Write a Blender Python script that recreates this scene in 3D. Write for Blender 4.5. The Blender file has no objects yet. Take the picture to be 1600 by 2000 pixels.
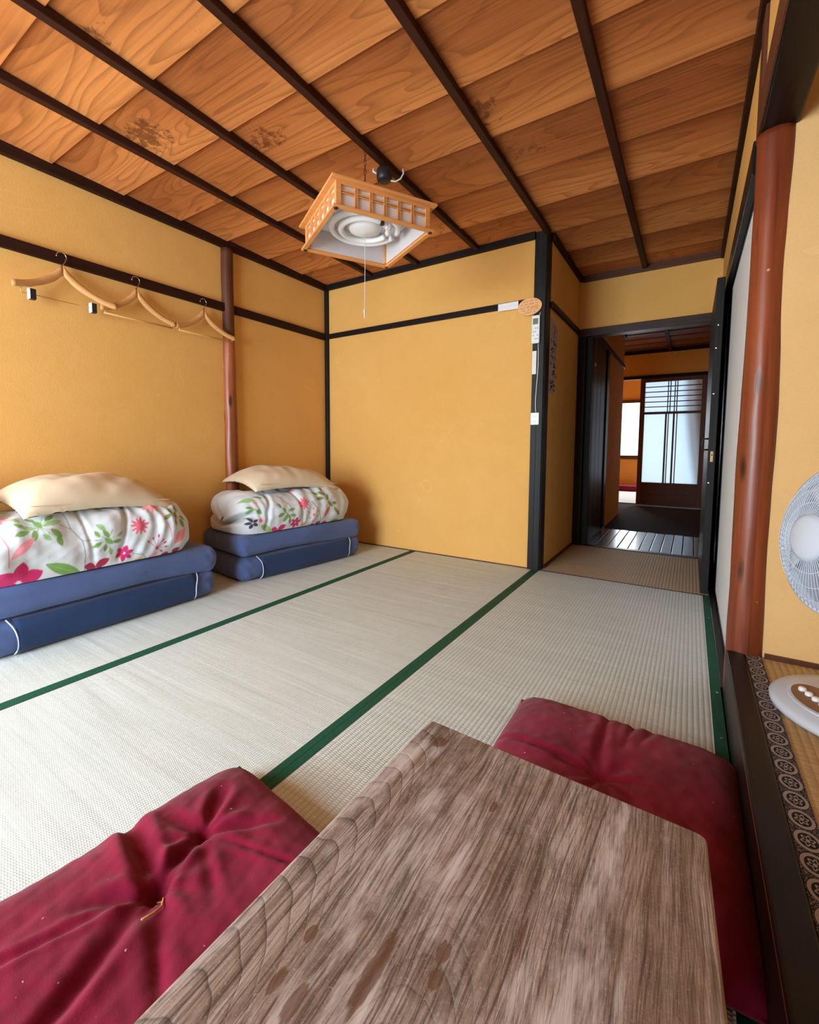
import bpy, bmesh, math, random
import numpy as np
from mathutils import Vector, Matrix, noise as mnoise

random.seed(7)
SC = bpy.context.scene
COL = SC.collection
PI = math.pi

# ------------------------------------------------------------------ camera, world, lights, exposure
cam_d = bpy.data.cameras.new('camera'); cam = bpy.data.objects.new('camera', cam_d); COL.objects.link(cam)
F, CX, CY = 871.777, 775.567, 935.042
yaw, pit, rol = 0.580420, 0.0752148, 0.0032605
cam_d.sensor_fit = 'HORIZONTAL'; cam_d.sensor_width = 36.0
cam_d.lens = F/1600*36.0
cam_d.shift_x = (800-CX)/1600; cam_d.shift_y = (CY-1000)/1600
cam_d.clip_start = 0.02
_f = Vector((-math.sin(yaw)*math.cos(pit), math.cos(yaw)*math.cos(pit), -math.sin(pit)))
_r = Vector((math.cos(yaw), math.sin(yaw), 0)); _u = _r.cross(_f)
_r2 = _r*math.cos(rol)+_u*math.sin(rol); _u2 = -_r*math.sin(rol)+_u*math.cos(rol)
mw = Matrix((( _r2.x, _u2.x, -_f.x, 0), (_r2.y, _u2.y, -_f.y, 0), (_r2.z, _u2.z, -_f.z, 0.82), (0,0,0,1)))
cam.matrix_world = mw
SC.camera = cam

world = bpy.data.worlds.new('daylight'); SC.world = world; world.use_nodes = True
_bg = world.node_tree.nodes['Background']
_bg.inputs['Color'].default_value = (0.86, 0.94, 1.0, 1); _bg.inputs['Strength'].default_value = 2.4

def area(name, loc, rot, sx, sy, power, col):
    l = bpy.data.lights.new(name, 'AREA'); l.shape = 'RECTANGLE'; l.size = sx; l.size_y = sy
    l.energy = power; l.color = col
    o = bpy.data.objects.new(name, l); COL.objects.link(o); o.location = loc; o.rotation_euler = rot
    return o
# daylight entering by the big window behind the camera (faces +Y), and by the far room's windows (face -Y)
area('daylight_main_window', (-1.72, -1.42, 1.02), (PI/2, 0, 0), 1.52, 1.55, 152, (0.76, 0.92, 1.0))
area('daylight_far_window', (-1.15, 9.62, 1.12), (-PI/2, 0, 0), 0.9, 0.95, 34, (0.86, 0.94, 1.0))
area('daylight_far_window_b', (0.05, 9.62, 1.12), (-PI/2, 0, 0), 0.9, 1.6, 62, (0.70, 0.88, 1.0))

vs = SC.view_settings
vs.view_transform = 'Standard'; vs.look = 'None'; vs.gamma = 1.0; vs.use_curve_mapping = False
vs.exposure = 0.25

# ------------------------------------------------------------------ node helper
class Mt:
    def __init__(s, name, rough=0.6, spec=0.3):
        s.m = bpy.data.materials.new(name); s.m.use_nodes = True
        s.nt = s.m.node_tree; s.b = s.nt.nodes['Principled BSDF']
        s.b.inputs['Roughness'].default_value = rough
        s.b.inputs['Specular IOR Level'].default_value = spec
    def node(s, t): return s.nt.nodes.new(t)
    def put(s, inp, v):
        if isinstance(v, bpy.types.NodeSocket): s.nt.links.new(v, inp)
        elif isinstance(v, (tuple, list)) and len(v) == 3 and inp.type == 'RGBA': inp.default_value = (*v, 1)
        else: inp.default_value = v
    def coord(s, k='Object'):
        return s.node('ShaderNodeTexCoord').outputs[k]
    def pos(s): return s.node('ShaderNodeNewGeometry').outputs['Position']
    def rand(s): return s.node('ShaderNodeObjectInfo').outputs['Random']
    def map(s, v, scale=(1,1,1), loc=(0,0,0), rot=(0,0,0)):
        n = s.node('ShaderNodeMapping'); s.put(n.inputs['Vector'], v); s.put(n.inputs['Location'], loc)
        n.inputs['Rotation'].default_value = rot; n.inputs['Scale'].default_value = scale
        return n.outputs[0]
    def noise(s, v, scale=5, detail=2, rough=0.5, dist=0):
        n = s.node('ShaderNodeTexNoise'); s.put(n.inputs['Vector'], v); n.inputs['Scale'].default_value = scale
        n.inputs['Detail'].default_value = detail; n.inputs['Roughness'].default_value = rough; n.inputs['Distortion'].default_value = dist
        return n.outputs['Fac']
    def vor(s, v, scale=5, rnd=1.0):
        n = s.node('ShaderNodeTexVoronoi'); s.put(n.inputs['Vector'], v); n.inputs['Scale'].default_value = scale; n.inputs['Randomness'].default_value = rnd
        return n.outputs['Distance']
    def ramp(s, f, stops, interp='LINEAR'):
        n = s.node('ShaderNodeValToRGB'); s.put(n.inputs[0], f); cr = n.color_ramp; cr.interpolation = interp
        while len(cr.elements) < len(stops): cr.elements.new(0.5)
        for e, (p, c) in zip(cr.elements, stops):
            e.position = p; e.color = (c, c, c, 1) if isinstance(c, (int, float)) else (*c, 1)
        return n.outputs[0]
    def math(s, op, a, b=0.0, c=None, clamp=False):
        n = s.node('ShaderNodeMath'); n.operation = op; n.use_clamp = clamp
        s.put(n.inputs[0], a); s.put(n.inputs[1], b)
        if c is not None: s.put(n.inputs[2], c)
        return n.outputs[0]
    def mix(s, f, a, b, blend='MIX'):
        n = s.node('ShaderNodeMix'); n.data_type = 'RGBA'; n.blend_type = blend
        s.put(n.inputs[0], f); s.put(n.inputs[6], a); s.put(n.inputs[7], b)
        return n.outputs[2]
    def sep(s, v):
        n = s.node('ShaderNodeSeparateXYZ'); s.put(n.inputs[0], v); return n.outputs
    def comb(s, x, y, z):
        n = s.node('ShaderNodeCombineXYZ'); s.put(n.inputs[0], x); s.put(n.inputs[1], y); s.put(n.inputs[2], z); return n.outputs[0]
    def bump(s, h, strength=0.3, dist=0.01, normal=None):
        n = s.node('ShaderNodeBump'); n.inputs['Strength'].default_value = strength; n.inputs['Distance'].default_value = dist
        s.put(n.inputs['Height'], h)
        if normal is not None: s.put(n.inputs['Normal'], normal)
        s.nt.links.new(n.outputs[0], s.b.inputs['Normal']); return n.outputs[0]
    def col(s, c): s.put(s.b.inputs['Base Color'], c); return s
    def rough(s, c): s.put(s.b.inputs['Roughness'], c); return s

MAT = {}
def simple(name, c, rough=0.6, spec=0.3, metal=0.0, var=0.0, sc=20, bump=0.0):
    k = Mt(name, rough, spec)
    k.b.inputs['Metallic'].default_value = metal
    if var or bump:
        f = k.noise(k.coord(), sc, 3)
        if var:
            k.col(k.mix(f, tuple(x*(1-var) for x in c), tuple(min(1, x*(1+var)) for x in c)))
        else: k.col(c)
        if bump: k.bump(f, bump, 0.004)
    else: k.col(c)
    MAT[name] = k.m; return k

# --- plaster
def plaster(name, c, c2):
    k = Mt(name, 0.9, 0.12); p = k.pos()
    big = k.noise(p, 1.3, 3, 0.55); mid = k.noise(p, 9, 4, 0.6); fine = k.noise(p, 260, 2, 0.6)
    base = k.mix(k.ramp(big, [(0.3, 0.0), (0.72, 1.0)]), c, c2)
    base = k.mix(k.math('MULTIPLY', k.ramp(mid, [(0.42, 0.0), (0.75, 1.0)]), 0.16), base, tuple(x*0.78 for x in c))
    sp = k.ramp(k.noise(p, 420, 1, 0.5), [(0.30, 1.0), (0.42, 0.0)])
    base = k.mix(k.math('MULTIPLY', sp, 0.22), base, tuple(x*0.6 for x in c))
    # old water stains: faint closed outlines and pale scuffs
    w = k.noise(p, 3.4, 3, 0.5, 0.8)
    ring = k.math('MULTIPLY', k.math('LESS_THAN', k.math('ABSOLUTE', k.math('SUBTRACT', w, 0.66)), 0.006), 0.22)
    base = k.mix(ring, base, tuple(min(1, x*1.15+0.04) for x in c2))
    sc = k.ramp(k.noise(k.map(p, (1, 1, 2.2)), 16, 5, 0.7), [(0.71, 0.0), (0.76, 1.0)])
    z = k.sep(p)[2]
    low = k.ramp(k.math('DIVIDE', z, 2.2), [(0.0, 1.0), (0.16, 0.6), (0.3, 0.0)])
    base = k.mix(k.math('MULTIPLY', k.math('MULTIPLY', sc, low), 0.6), base, (0.82, 0.66, 0.42))
    k.col(base)
    k.bump(k.math('ADD', k.math('MULTIPLY', fine, 0.5), k.math('MULTIPLY', mid, 0.8)), 0.22, 0.006)
    MAT[name] = k.m
plaster('plaster', (0.745, 0.400, 0.112), (0.785, 0.440, 0.140))
plaster('plaster_alcove_lit', (0.70, 0.435, 0.190), (0.74, 0.475, 0.222))  # same wall plaster, its colour paled to carry the direct window light
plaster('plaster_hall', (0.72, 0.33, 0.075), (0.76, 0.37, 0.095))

# --- ceiling board: plain-sawn cedar, grain along X
def ceiling_wood(name, light, mid, dark, stains=True):
    k = Mt(name, 0.55, 0.25); p = k.pos(); r = k.rand()
    off = k.math('MULTIPLY', r, 37.0)
    ox = k.sep(p)
    wx = k.comb(k.math('ADD', ox[0], off), k.math('ADD', ox[1], off), off)
    nz = k.noise(k.map(wx, (0.75, 3.6, 1)), 1.0, 2.0, 0.45, 0.35)
    saw = k.math('FRACT', k.math('MULTIPLY', nz, 17.0))
    line = k.ramp(saw, [(0.0, 0.0), (0.55, 0.12), (0.88, 0.8), (0.95, 1.0), (1.0, 0.0)])
    fib = k.noise(k.map(wx, (3.0, 150, 1)), 1.0, 3, 0.6)
    lines2 = k.noise(k.map(wx, (0.6, 62, 1)), 1.0, 1, 0.5)
    # sap-wood to heart-wood tone plus painted lap shadow across each board (object origin = near edge of the board)
    oy = k.sep(k.coord())[1]
    t = k.math('DIVIDE', oy, 0.335)
    wob = k.noise(k.map(wx, (0.9, 2.0, 1)), 1.0, 2)
    tone = k.math('ADD', k.math('MULTIPLY', t, 0.75), k.math('ADD', k.math('MULTIPLY', k.math('SUBTRACT', wob, 0.5), 1.5), k.math('MULTIPLY', k.math('SUBTRACT', r, 0.5), 0.45)))
    base = k.ramp(tone, [(0.08, dark), (0.42, mid), (0.80, light)])
    base = k.mix(k.math('MULTIPLY', line, 0.50), base, tuple(x*0.42 for x in dark))
    base = k.mix(k.math('MULTIPLY', k.ramp(lines2, [(0.45, 0.0), (0.62, 1.0)]), 0.20), base, tuple(x*0.55 for x in dark))
    base = k.mix(k.math('MULTIPLY', k.ramp(fib, [(0.35, 0), (0.7, 1)]), 0.16), base, tuple(min(1, x*1.25) for x in light))
    if stains:
        blot = k.noise(p, 26, 4, 0.75)
        tot = None
        for (sx, sy, rx, ry, am) in ((-2.03, 1.12, .16, .14, 1), (-1.62, 1.42, .15, .09, .9), (-1.71, .76, .10, .10, .7), (-1.42, .95, .22, .1, .35), (-.76, 1.78, .10, .16, .8), (-.72, 2.1, .2, .12, .6), (-1.9, 1.0, .25, .1, .35), (-1.0, 2.75, .3, .12, .5)):
            dx = k.math('DIVIDE', k.math('SUBTRACT', ox[0], sx), rx); dy = k.math('DIVIDE', k.math('SUBTRACT', ox[1], sy), ry)
            d = k.math('ADD', k.math('MULTIPLY', dx, dx), k.math('MULTIPLY', dy, dy))
            g = k.math('MULTIPLY', k.math('SUBTRACT', 1.0, d, clamp=True), 0.30*am)
            tot = g if tot is None else k.math('MAXIMUM', tot, g)
        msk = k.ramp(k.math('ADD', blot, tot), [(0.70, 0.0), (0.80, 1.0)])
        msk = k.math('MULTIPLY', msk, k.math('GREATER_THAN', tot, 0.005))
        base = k.mix(k.math('MULTIPLY', msk, 0.72), base, tuple(x*0.30 for x in dark))
    k.col(base)
    k.bump(k.math('ADD', k.math('MULTIPLY', fib, 0.6), k.math('MULTIPLY', lines2, 0.5)), 0.12, 0.003)
    MAT[name] = k.m
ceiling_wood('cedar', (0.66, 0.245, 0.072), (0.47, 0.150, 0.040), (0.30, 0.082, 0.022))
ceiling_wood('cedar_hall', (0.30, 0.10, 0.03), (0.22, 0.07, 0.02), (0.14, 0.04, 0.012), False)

# --- plain timber, grain along a given axis
def timber(name, c1, c2, axis=1, rough=0.55, spec=0.3, scale=1.0, wear=None):
    k = Mt(name, rough, spec); v = k.coord()
    sc = [70*scale]*3; sc[axis] = 2.2*scale
    f = k.noise(k.map(v, tuple(sc)), 1.0, 3, 0.6)
    g = k.noise(v, 3.0, 3)
    base = k.mix(k.ramp(f, [(0.3, 0), (0.7, 1)]), c1, c2)
    base = k.mix(k.math('MULTIPLY', k.ramp(g, [(0.4, 0), (0.7, 1)]), 0.4), base, tuple(x*0.6 for x in c1))
    if wear:
        w = k.ramp(k.noise(k.map(v, (12, 12, 3) if axis == 2 else (10, 10, 10)), 1.0, 5, 0.7), [(0.66, 0.0), (0.72, 1.0)])
        base = k.mix(k.math('MULTIPLY', w, 0.55), base, wear)
    k.col(base); k.bump(f, 0.15, 0.002)
    MAT[name] = k.m
timber('dark_rail', (0.020, 0.006, 0.0035), (0.038, 0.011, 0.0065), 1, 0.6, 0.15)
timber('dark_rail_x', (0.008, 0.005, 0.005), (0.018, 0.011, 0.010), 0, 0.6, 0.15)
timber('dark_batten', (0.032, 0.010, 0.006), (0.055, 0.016, 0.008), 1, 0.6, 0.15)
timber('black_post', (0.006, 0.0055, 0.006), (0.017, 0.015, 0.015), 2, 0.5, 0.22, 1.0, (0.10, 0.062, 0.048))
timber('black_wood', (0.004, 0.0036, 0.0036), (0.010, 0.009, 0.0085), 2, 0.4, 0.25)
timber('lintel_wood', (0.030, 0.014, 0.012), (0.065, 0.034, 0.028), 0, 0.5, 0.3, 1.0)
timber('brown_wood', (0.085, 0.026, 0.012), (0.13, 0.042, 0.019), 2, 0.5)
timber('brown_wood_x', (0.07, 0.024, 0.012), (0.115, 0.042, 0.022), 0, 0.5)
timber('lamp_wood', (0.70, 0.28, 0.085), (0.80, 0.36, 0.125), 0, 0.5, 0.3, 1.0)
timber('hanger_wood', (0.62, 0.31, 0.11), (0.74, 0.40, 0.16), 1, 0.4, 0.4)
timber('hall_plank', (0.055, 0.050, 0.050), (0.13, 0.115, 0.105), 1, 0.26, 0.55, 1.0)
timber('frame_lacquer', (0.0065, 0.0034, 0.0028), (0.017, 0.0085, 0.0065), 1, 0.4, 0.22, 1.0)
timber('frame_worn', (0.10, 0.04, 0.022), (0.17, 0.075, 0.04), 1, 0.5, 0.3, 1.0)

# --- polished log
def log_mat(name, c1, c2, dark, rough):
    k = Mt(name, rough, 0.45); v = k.coord()
    f = k.noise(k.map(v, (28, 28, 1.6)), 1.0, 4, 0.6, 0.4)
    g = k.noise(k.map(v, (5, 5, 1.1)), 1.0, 3)
    base = k.mix(k.ramp(f, [(0.3, 0), (0.7, 1)]), c1, c2)
    base = k.mix(k.math('MULTIPLY', k.ramp(g, [(0.42, 0), (0.66, 1)]), 0.70), base, dark)
    streak = k.noise(k.map(v, (75, 75, 1.0)), 1.0, 2, 0.5)
    base = k.mix(k.math('MULTIPLY', k.ramp(streak, [(0.55, 0), (0.68, 1)]), 0.45), base, dark)
    knot = k.ramp(k.vor(k.map(v, (16, 16, 3.6)), 1.0), [(0.10, 1.0), (0.20, 0.0)])
    base = k.mix(k.math('MULTIPLY', knot, 0.85), base, tuple(x*0.25 for x in dark))
    sc = k.ramp(k.noise(k.map(v, (60, 60, 34)), 1.0, 2), [(0.755, 0.0), (0.775, 1.0)])
    base = k.mix(k.math('MULTIPLY', sc, 0.6), base, (0.75, 0.45, 0.28))
    k.col(base); k.bump(k.math('SUBTRACT', f, k.math('MULTIPLY', knot, 0.8)), 0.22, 0.004)
    MAT[name] = k.m
log_mat('log_red', (0.175, 0.034, 0.012), (0.27, 0.060, 0.019), (0.050, 0.010, 0.006), 0.36)
log_mat('log_wall', (0.25, 0.060, 0.020), (0.37, 0.100, 0.034), (0.070, 0.015, 0.008), 0.36)

# --- woven rush mats: ribs along Y
def rush(name, c1, c2, rib=0.0145, rough=0.62, tint=None, bumps=0.5, ripple=True, wf=0.0068, con=1.0):
    k = Mt(name, rough, 0.25); p = k.pos(); s = k.sep(p)
    xr = k.math('DIVIDE', s[0], rib)
    ribh = k.math('ABSOLUTE', k.math('SINE', k.math('MULTIPLY', xr, PI)))
    par = k.math('MULTIPLY', k.math('FLOOR', xr), PI*0.5)
    weft = k.math('SINE', k.math('ADD', k.math('MULTIPLY', s[1], 2*PI/wf), k.math('MULTIPLY', par, 2.0)))
    weft01 = k.math('MULTIPLY_ADD', weft, 0.5, 0.5)
    gap = k.ramp(ribh, [(0.0, 1.0), (0.45, 0.0)])
    streak = k.noise(k.map(p, (2.2, 170, 1)), 1.0, 2, 0.55)
    blotch = k.noise(p, 2.3, 4, 0.6)
    cell = k.noise(k.comb(k.math('FLOOR', xr), k.math('FLOOR', k.math('DIVIDE', s[1], wf)), 0.0), 1.7, 1)
    base = k.mix(k.ramp(streak, [(0.3, 0), (0.7, 1)]), c1, c2)
    base = k.mix(k.math('MULTIPLY', k.ramp(blotch, [(0.38, 0), (0.75, 1)]), 0.35), base, tuple(x*0.82 for x in c1))
    base = k.mix(k.math('MULTIPLY', k.math('ADD', gap, k.math('MULTIPLY', weft01, 0.28)), 0.34*con), base, tuple(x*0.42 for x in c1))
    base = k.mix(k.math('MULTIPLY', k.ramp(cell, [(0.35, 0), (0.65, 1)]), 0.14), base, tuple(x*0.55 for x in c1))
    k.col(base)
    h = k.math('ADD', k.math('MULTIPLY', ribh, 0.6), k.math('MULTIPLY', weft01, 0.25))
    n1 = k.bump(h, bumps, 0.0028)
    if ripple:
        rp = k.noise(k.map(p, (1.1, 11, 1)), 1.0, 2, 0.45, 0.5)
        k.bump(rp, 0.35, 0.010, n1)
    MAT[name] = k.m
rush('rush_pale', (0.615, 0.685, 0.670), (0.765, 0.825, 0.825), con=1.4, bumps=0.75)
rush('rush_fine', (0.615, 0.685, 0.670), (0.765, 0.825, 0.825), 0.0080, 0.62, None, 0.4, True, 0.0046, 0.75)
rush('rush_brown', (0.52, 0.365, 0.205), (0.66, 0.495, 0.315), 0.017, con=1.3, bumps=0.75)
rush('rush_alcove', (0.44, 0.285, 0.125), (0.56, 0.385, 0.195), 0.017, 0.6, None, 0.8, False)
rush('rush_far', (0.60, 0.60, 0.56), (0.70, 0.70, 0.66), 0.0145)

def green_cloth():
    k = Mt('green_cloth', 0.7, 0.25); p = k.pos()
    f = k.noise(p, 380, 2, 0.6)
    k.col(k.mix(k.ramp(f, [(0.3, 0), (0.7, 1)]), (0.006, 0.060, 0.034), (0.018, 0.118, 0.072))); k.bump(f, 0.3, 0.001)
    MAT['green_cloth'] = k.m
green_cloth()

# --- medallion border of the alcove mat: rings along Y (object origin on border's centre line)
def medallion():
    k = Mt('medallion_cloth', 0.75, 0.2); s = k.sep(k.coord())
    P = 0.052
    yy = k.math('SUBTRACT', k.math('FRACT', k.math('DIVIDE', s[1], P)), 0.5)
    dx = k.math('DIVIDE', s[0], 0.0185); dy = k.math('DIVIDE', yy, 0.46)
    d = k.math('SQRT', k.math('ADD', k.math('MULTIPLY', dx, dx), k.math('MULTIPLY', dy, dy)))
    ang = k.math('ARCTAN2', dy, dx)
    pet = k.math('MULTIPLY', k.math('SINE', k.math('MULTIPLY', ang, 6.0)), 0.5)
    ring = k.ramp(d, [(0.70, 0), (0.74, 1), (0.97, 1), (1.02, 0)])
    inner = k.math('LESS_THAN', k.math('ABSOLUTE', k.math('SUBTRACT', d, k.math('MULTIPLY_ADD', pet, 0.22, 0.40))), 0.075)
    core = k.math('LESS_THAN', d, 0.16)
    m = k.math('MAXIMUM', ring, k.math('MAXIMUM', inner, core))
    corner = k.ramp(k.noise(k.coord(), 420, 2), [(0.5, 0), (0.56, 0.55)])
    m = k.math('MAXIMUM', m, k.math('MULTIPLY', corner, k.math('GREATER_THAN', d, 1.05)))
    k.col(k.mix(m, (0.012, 0.009, 0.012), (0.30, 0.26, 0.265))); MAT['medallion_cloth'] = k.m
medallion()

# --- fabrics
def fabric(name, c, var=0.12, sc=600, sheen=0.3, rough=0.85, big=4.0, bump=0.12):
    k = Mt(name, rough, 0.15); v = k.coord()
    f = k.noise(v, sc, 2, 0.6); g = k.noise(v, big, 4, 0.6)
    base = k.mix(k.ramp(g, [(0.3, 0), (0.7, 1)]), tuple(x*(1-var) for x in c), tuple(min(1, x*(1+var)) for x in c))
    base = k.mix(k.math('MULTIPLY', k.ramp(f, [(0.4, 0), (0.65, 1)]), 0.18), base, tuple(x*0.6 for x in c))
    k.col(base); k.b.inputs['Sheen Weight'].default_value = sheen; k.b.inputs['Sheen Roughness'].default_value = 0.6
    k.bump(f, bump, 0.001)
    MAT[name] = k.m; return k
fabric('sheet_blue', (0.075, 0.120, 0.30), 0.14, 600, 0.2)
fabric('sheet_navy', (0.012, 0.036, 0.115), 0.14, 600, 0.15)
fabric('piping_white', (0.62, 0.66, 0.74), 0.05)
fabric('pillow_cream', (0.72, 0.60, 0.435), 0.05, 600, 0.1)
kk = fabric('cushion_red', (0.200, 0.0052, 0.0300), 0.28, 420, 0.10, 0.95, 9.0, 0.35)
lint = kk.ramp(kk.noise(kk.coord(), 95, 1), [(0.800, 0.0), (0.815, 1.0)])
kk.b.inputs['Specular IOR Level'].default_value = 0.04
_bc = kk.b.inputs['Base Color'].links[0].from_socket
kk.col(kk.mix(kk.math('MULTIPLY', lint, 0.6), _bc, (0.75, 0.5, 0.5)))
fabric('thread_gold', (0.72, 0.34, 0.10), 0.1, 600, 0.1)

def print_mat():
    k = Mt('floral_print', 0.85, 0.15)
    a = k.node('ShaderNodeVertexColor'); a.layer_name = 'print'
    f = k.noise(k.coord(), 700, 2)
    k.col(k.mix(k.math('MULTIPLY', f, 0.10), a.outputs[0], (0.5, 0.5, 0.5)))
    k.bump(k.noise(k.coord(), 26, 3, 0.55), 0.30, 0.006)
    k.b.inputs['Sheen Weight'].default_value = 0.15
    MAT['floral_print'] = k.m
print_mat()

# --- weathered table top, grain along Y (object coords: origin at table base centre)
def table_mat():
    k = Mt('weathered_table', 0.62, 0.22); v = k.coord(); s = k.sep(v)
    ox = s[0]; oy = s[1]
    wv = k.noise(k.map(v, (7, 2.2, 1), (5.2, 1.7, 0.3)), 1.0, 3, 0.5)
    w0 = k.math('SUBTRACT', wv, 0.5)
    # plain-sawn boards: growth rings peak along two centre lines, straight grain elsewhere
    def rings(x0, kk_):
        d = k.math('SUBTRACT', ox, x0); return k.math('MULTIPLY', k.math('MULTIPLY', d, d), kk_)
    par = k.math('MINIMUM', rings(-0.222, 26.0), k.math('ADD', rings(-0.025, 30.0), 0.07))
    fld = k.math('ADD', k.math('ADD', oy, par), k.math('MULTIPLY', w0, 0.16))
    saw = k.math('FRACT', k.math('MULTIPLY', fld, 25.0))
    amp = k.math('MULTIPLY', k.ramp(k.noise(k.map(v, (9, 3, 1), (2, 9, 0)), 1.0, 2), [(0.36, 0.2), (0.60, 1.0)]), k.ramp(ox, [(0.0, 0.55), (1.0, 0.35)]))
    amp = k.math('MAXIMUM', amp, k.ramp(k.math('ADD', ox, 0.235), [(0.03, 0.9), (0.10, 0.0)]))
    line = k.math('MULTIPLY', k.ramp(saw, [(0.0, 0.1), (0.06, 0.0), (0.70, 0.06), (0.88, 0.45), (0.96, 1.0), (1.0, 0.3)]), amp)
    gv = k.comb(k.math('ADD', ox, k.math('MULTIPLY', wv, 0.05)), oy, s[2])
    fib = k.noise(k.map(gv, (420, 11, 1)), 1.0, 3, 0.65)
    fib2 = k.noise(k.map(gv, (85, 2.6, 1), (3, 1, 0)), 1.0, 3, 0.6)
    patch = k.noise(k.map(v, (7.5, 5.0, 1), (1.3, 0.4, 0)), 1.0, 6, 0.72)
    patch2 = k.noise(k.map(v, (12, 9.0, 1), (7.3, 2.4, 0)), 1.0, 6, 0.78)
    speck = k.noise(v, 420, 2, 0.6)
    fine = k.noise(k.map(gv, (190, 3.2, 1), (4, 2, 0)), 1.0, 2, 0.5)
    base = k.ramp(fib2, [(0.32, (0.210, 0.145, 0.112)), (0.50, (0.360, 0.272, 0.228)), (0.68, (0.530, 0.440, 0.400))])
    base = k.mix(k.math('MULTIPLY', k.ramp(patch2, [(0.47, 0), (0.60, 1)]), 0.50), base, (0.110, 0.086, 0.060))
    base = k.mix(k.math('MULTIPLY', k.ramp(patch, [(0.49, 0), (0.60, 1)]), 0.55), base, (0.54, 0.475, 0.46))
    base = k.mix(k.math('MULTIPLY', k.ramp(fib, [(0.49, 0), (0.60, 1)]), 0.70), base, (0.070, 0.044, 0.034))
    base = k.mix(k.math('MULTIPLY', line, 0.70), base, (0.045, 0.030, 0.026))
    base = k.mix(k.math('MULTIPLY', k.ramp(speck, [(0.60, 0), (0.72, 1)]), 0.35), base, (0.62, 0.56, 0.54))
    base = k.mix(k.math('MULTIPLY', k.ramp(speck, [(0.28, 1), (0.40, 0)]), 0.30), base, (0.07, 0.045, 0.035))
    base = k.mix(k.math('MULTIPLY', k.ramp(fine, [(0.60, 0), (0.66, 1)]), 0.50), base, (0.050, 0.032, 0.026))
    # right-hand side kept its brown finish
    br = k.ramp(k.math('ADD', ox, k.math('MULTIPLY', k.math('SUBTRACT', patch, 0.5), 0.5)), [(0.05, 0), (0.22, 1)])
    base = k.mix(k.math('MULTIPLY', br, 0.42), base, (0.265, 0.155, 0.105))
    # bleached rubs
    rub = k.noise(k.map(v, (13, 2.4, 1), (0.2, 3.3, 0)), 1.0, 5, 0.70)
    base = k.mix(k.math('MULTIPLY', k.ramp(rub, [(0.54, 0), (0.63, 1)]), 0.66), base, (0.68, 0.63, 0.64))
    # scraped bare-wood spots, long with the grain, ragged ends
    rag = k.math('MULTIPLY', k.math('SUBTRACT', k.noise(k.map(v, (260, 26, 1)), 1.0, 3, 0.6), 0.5), 2.0)
    tot = None
    for (cx, cy, rx, ry) in SCRAPES:
        dx = k.math('ABSOLUTE', k.math('DIVIDE', k.math('SUBTRACT', ox, cx), rx)); dy = k.math('ABSOLUTE', k.math('DIVIDE', k.math('SUBTRACT', oy, cy), ry))
        d = k.math('ADD', k.math('ADD', k.math('MULTIPLY', dx, dx), k.math('POWER', dy, 1.6)), k.math('MULTIPLY', rag, 0.7))
        g = k.ramp(d, [(0.70, 1.0), (0.95, 0.0)])
        tot = g if tot is None else k.math('MAXIMUM', tot, g)
    base = k.mix(k.math('MULTIPLY', tot, 0.75), base, k.mix(fib, (0.075, 0.030, 0.016), (0.19, 0.085, 0.045)))
    k.col(base)
    k.bump(k.math('SUBTRACT', k.math('MULTIPLY', fib, 0.5), line), 0.45, 0.0012)
    MAT['weathered_table'] = k.m
TBX, TBY, TBZ = -0.17, 0.36, 0.28          # table base centre and height
SCRAPES = []   # filled just before the table is made

simple('lamp_white', (0.86, 0.85, 0.88), 0.5, 0.3)
k = Mt('shade_paper', 0.8, 0.1); k.col((0.86, 0.83, 0.86)); k.b.inputs['Transmission Weight'].default_value = 0.0
_tr = k.node('ShaderNodeBsdfTranslucent'); _tr.inputs[0].default_value = (0.9, 0.87, 0.88, 1)
_mx = k.node('ShaderNodeMixShader'); _mx.inputs[0].default_value = 0.45
k.nt.links.new(k.b.outputs[0], _mx.inputs[1]); k.nt.links.new(_tr.outputs[0], _mx.inputs[2])
k.nt.links.new(_mx.outputs[0], k.nt.nodes['Material Output'].inputs[0]); MAT['shade_paper'] = k.m
simple('black_plastic', (0.014, 0.014, 0.017), 0.45, 0.4)
simple('white_plastic', (0.78, 0.80, 0.84), 0.38, 0.45)
simple('fan_white', (0.53, 0.59, 0.70), 0.35, 0.4)
simple('chrome', (0.62, 0.58, 0.54), 0.22, 0.5, 1.0)
simple('brass', (0.62, 0.46, 0.22), 0.3, 0.5, 1.0)
simple('chain_dark', (0.055, 0.025, 0.015), 0.5, 0.4, 0.6)
simple('lcd', (0.155, 0.175, 0.125), 0.3, 0.4)
simple('grey_print', (0.42, 0.45, 0.50), 0.7)
simple('white_paper', (0.80, 0.79, 0.84), 0.85, 0.1, 0, 0.03, 60)
simple('poster_paper', (0.44, 0.36, 0.33), 0.85, 0.1, 0, 0.10, 18)
simple('ink', (0.030, 0.022, 0.022), 0.8, 0.1)
simple('ink_brown', (0.36, 0.13, 0.035), 0.8, 0.1)
simple('ink_red', (0.42, 0.09, 0.05), 0.8, 0.1)
simple('sign_wood', (0.80, 0.43, 0.20), 0.6, 0.2, 0, 0.06, 30)
simple('cable_white', (0.66, 0.62, 0.62), 0.5)
simple('fusuma_paper', (0.70, 0.725, 0.75), 0.85, 0.1, 0, 0.05, 6)
simple('carpet', (0.045, 0.034, 0.036), 0.95, 0.05, 0, 0.35, 300, 0.3)
simple('panel_brown', (0.20, 0.095, 0.045), 0.4, 0.4, 0, 0.3, 60)
simple('subfloor', (0.06, 0.045, 0.035), 0.9)
simple('ground_grey', (0.40, 0.40, 0.38), 0.9, 0.1, 0, 0.1, 3)

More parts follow.
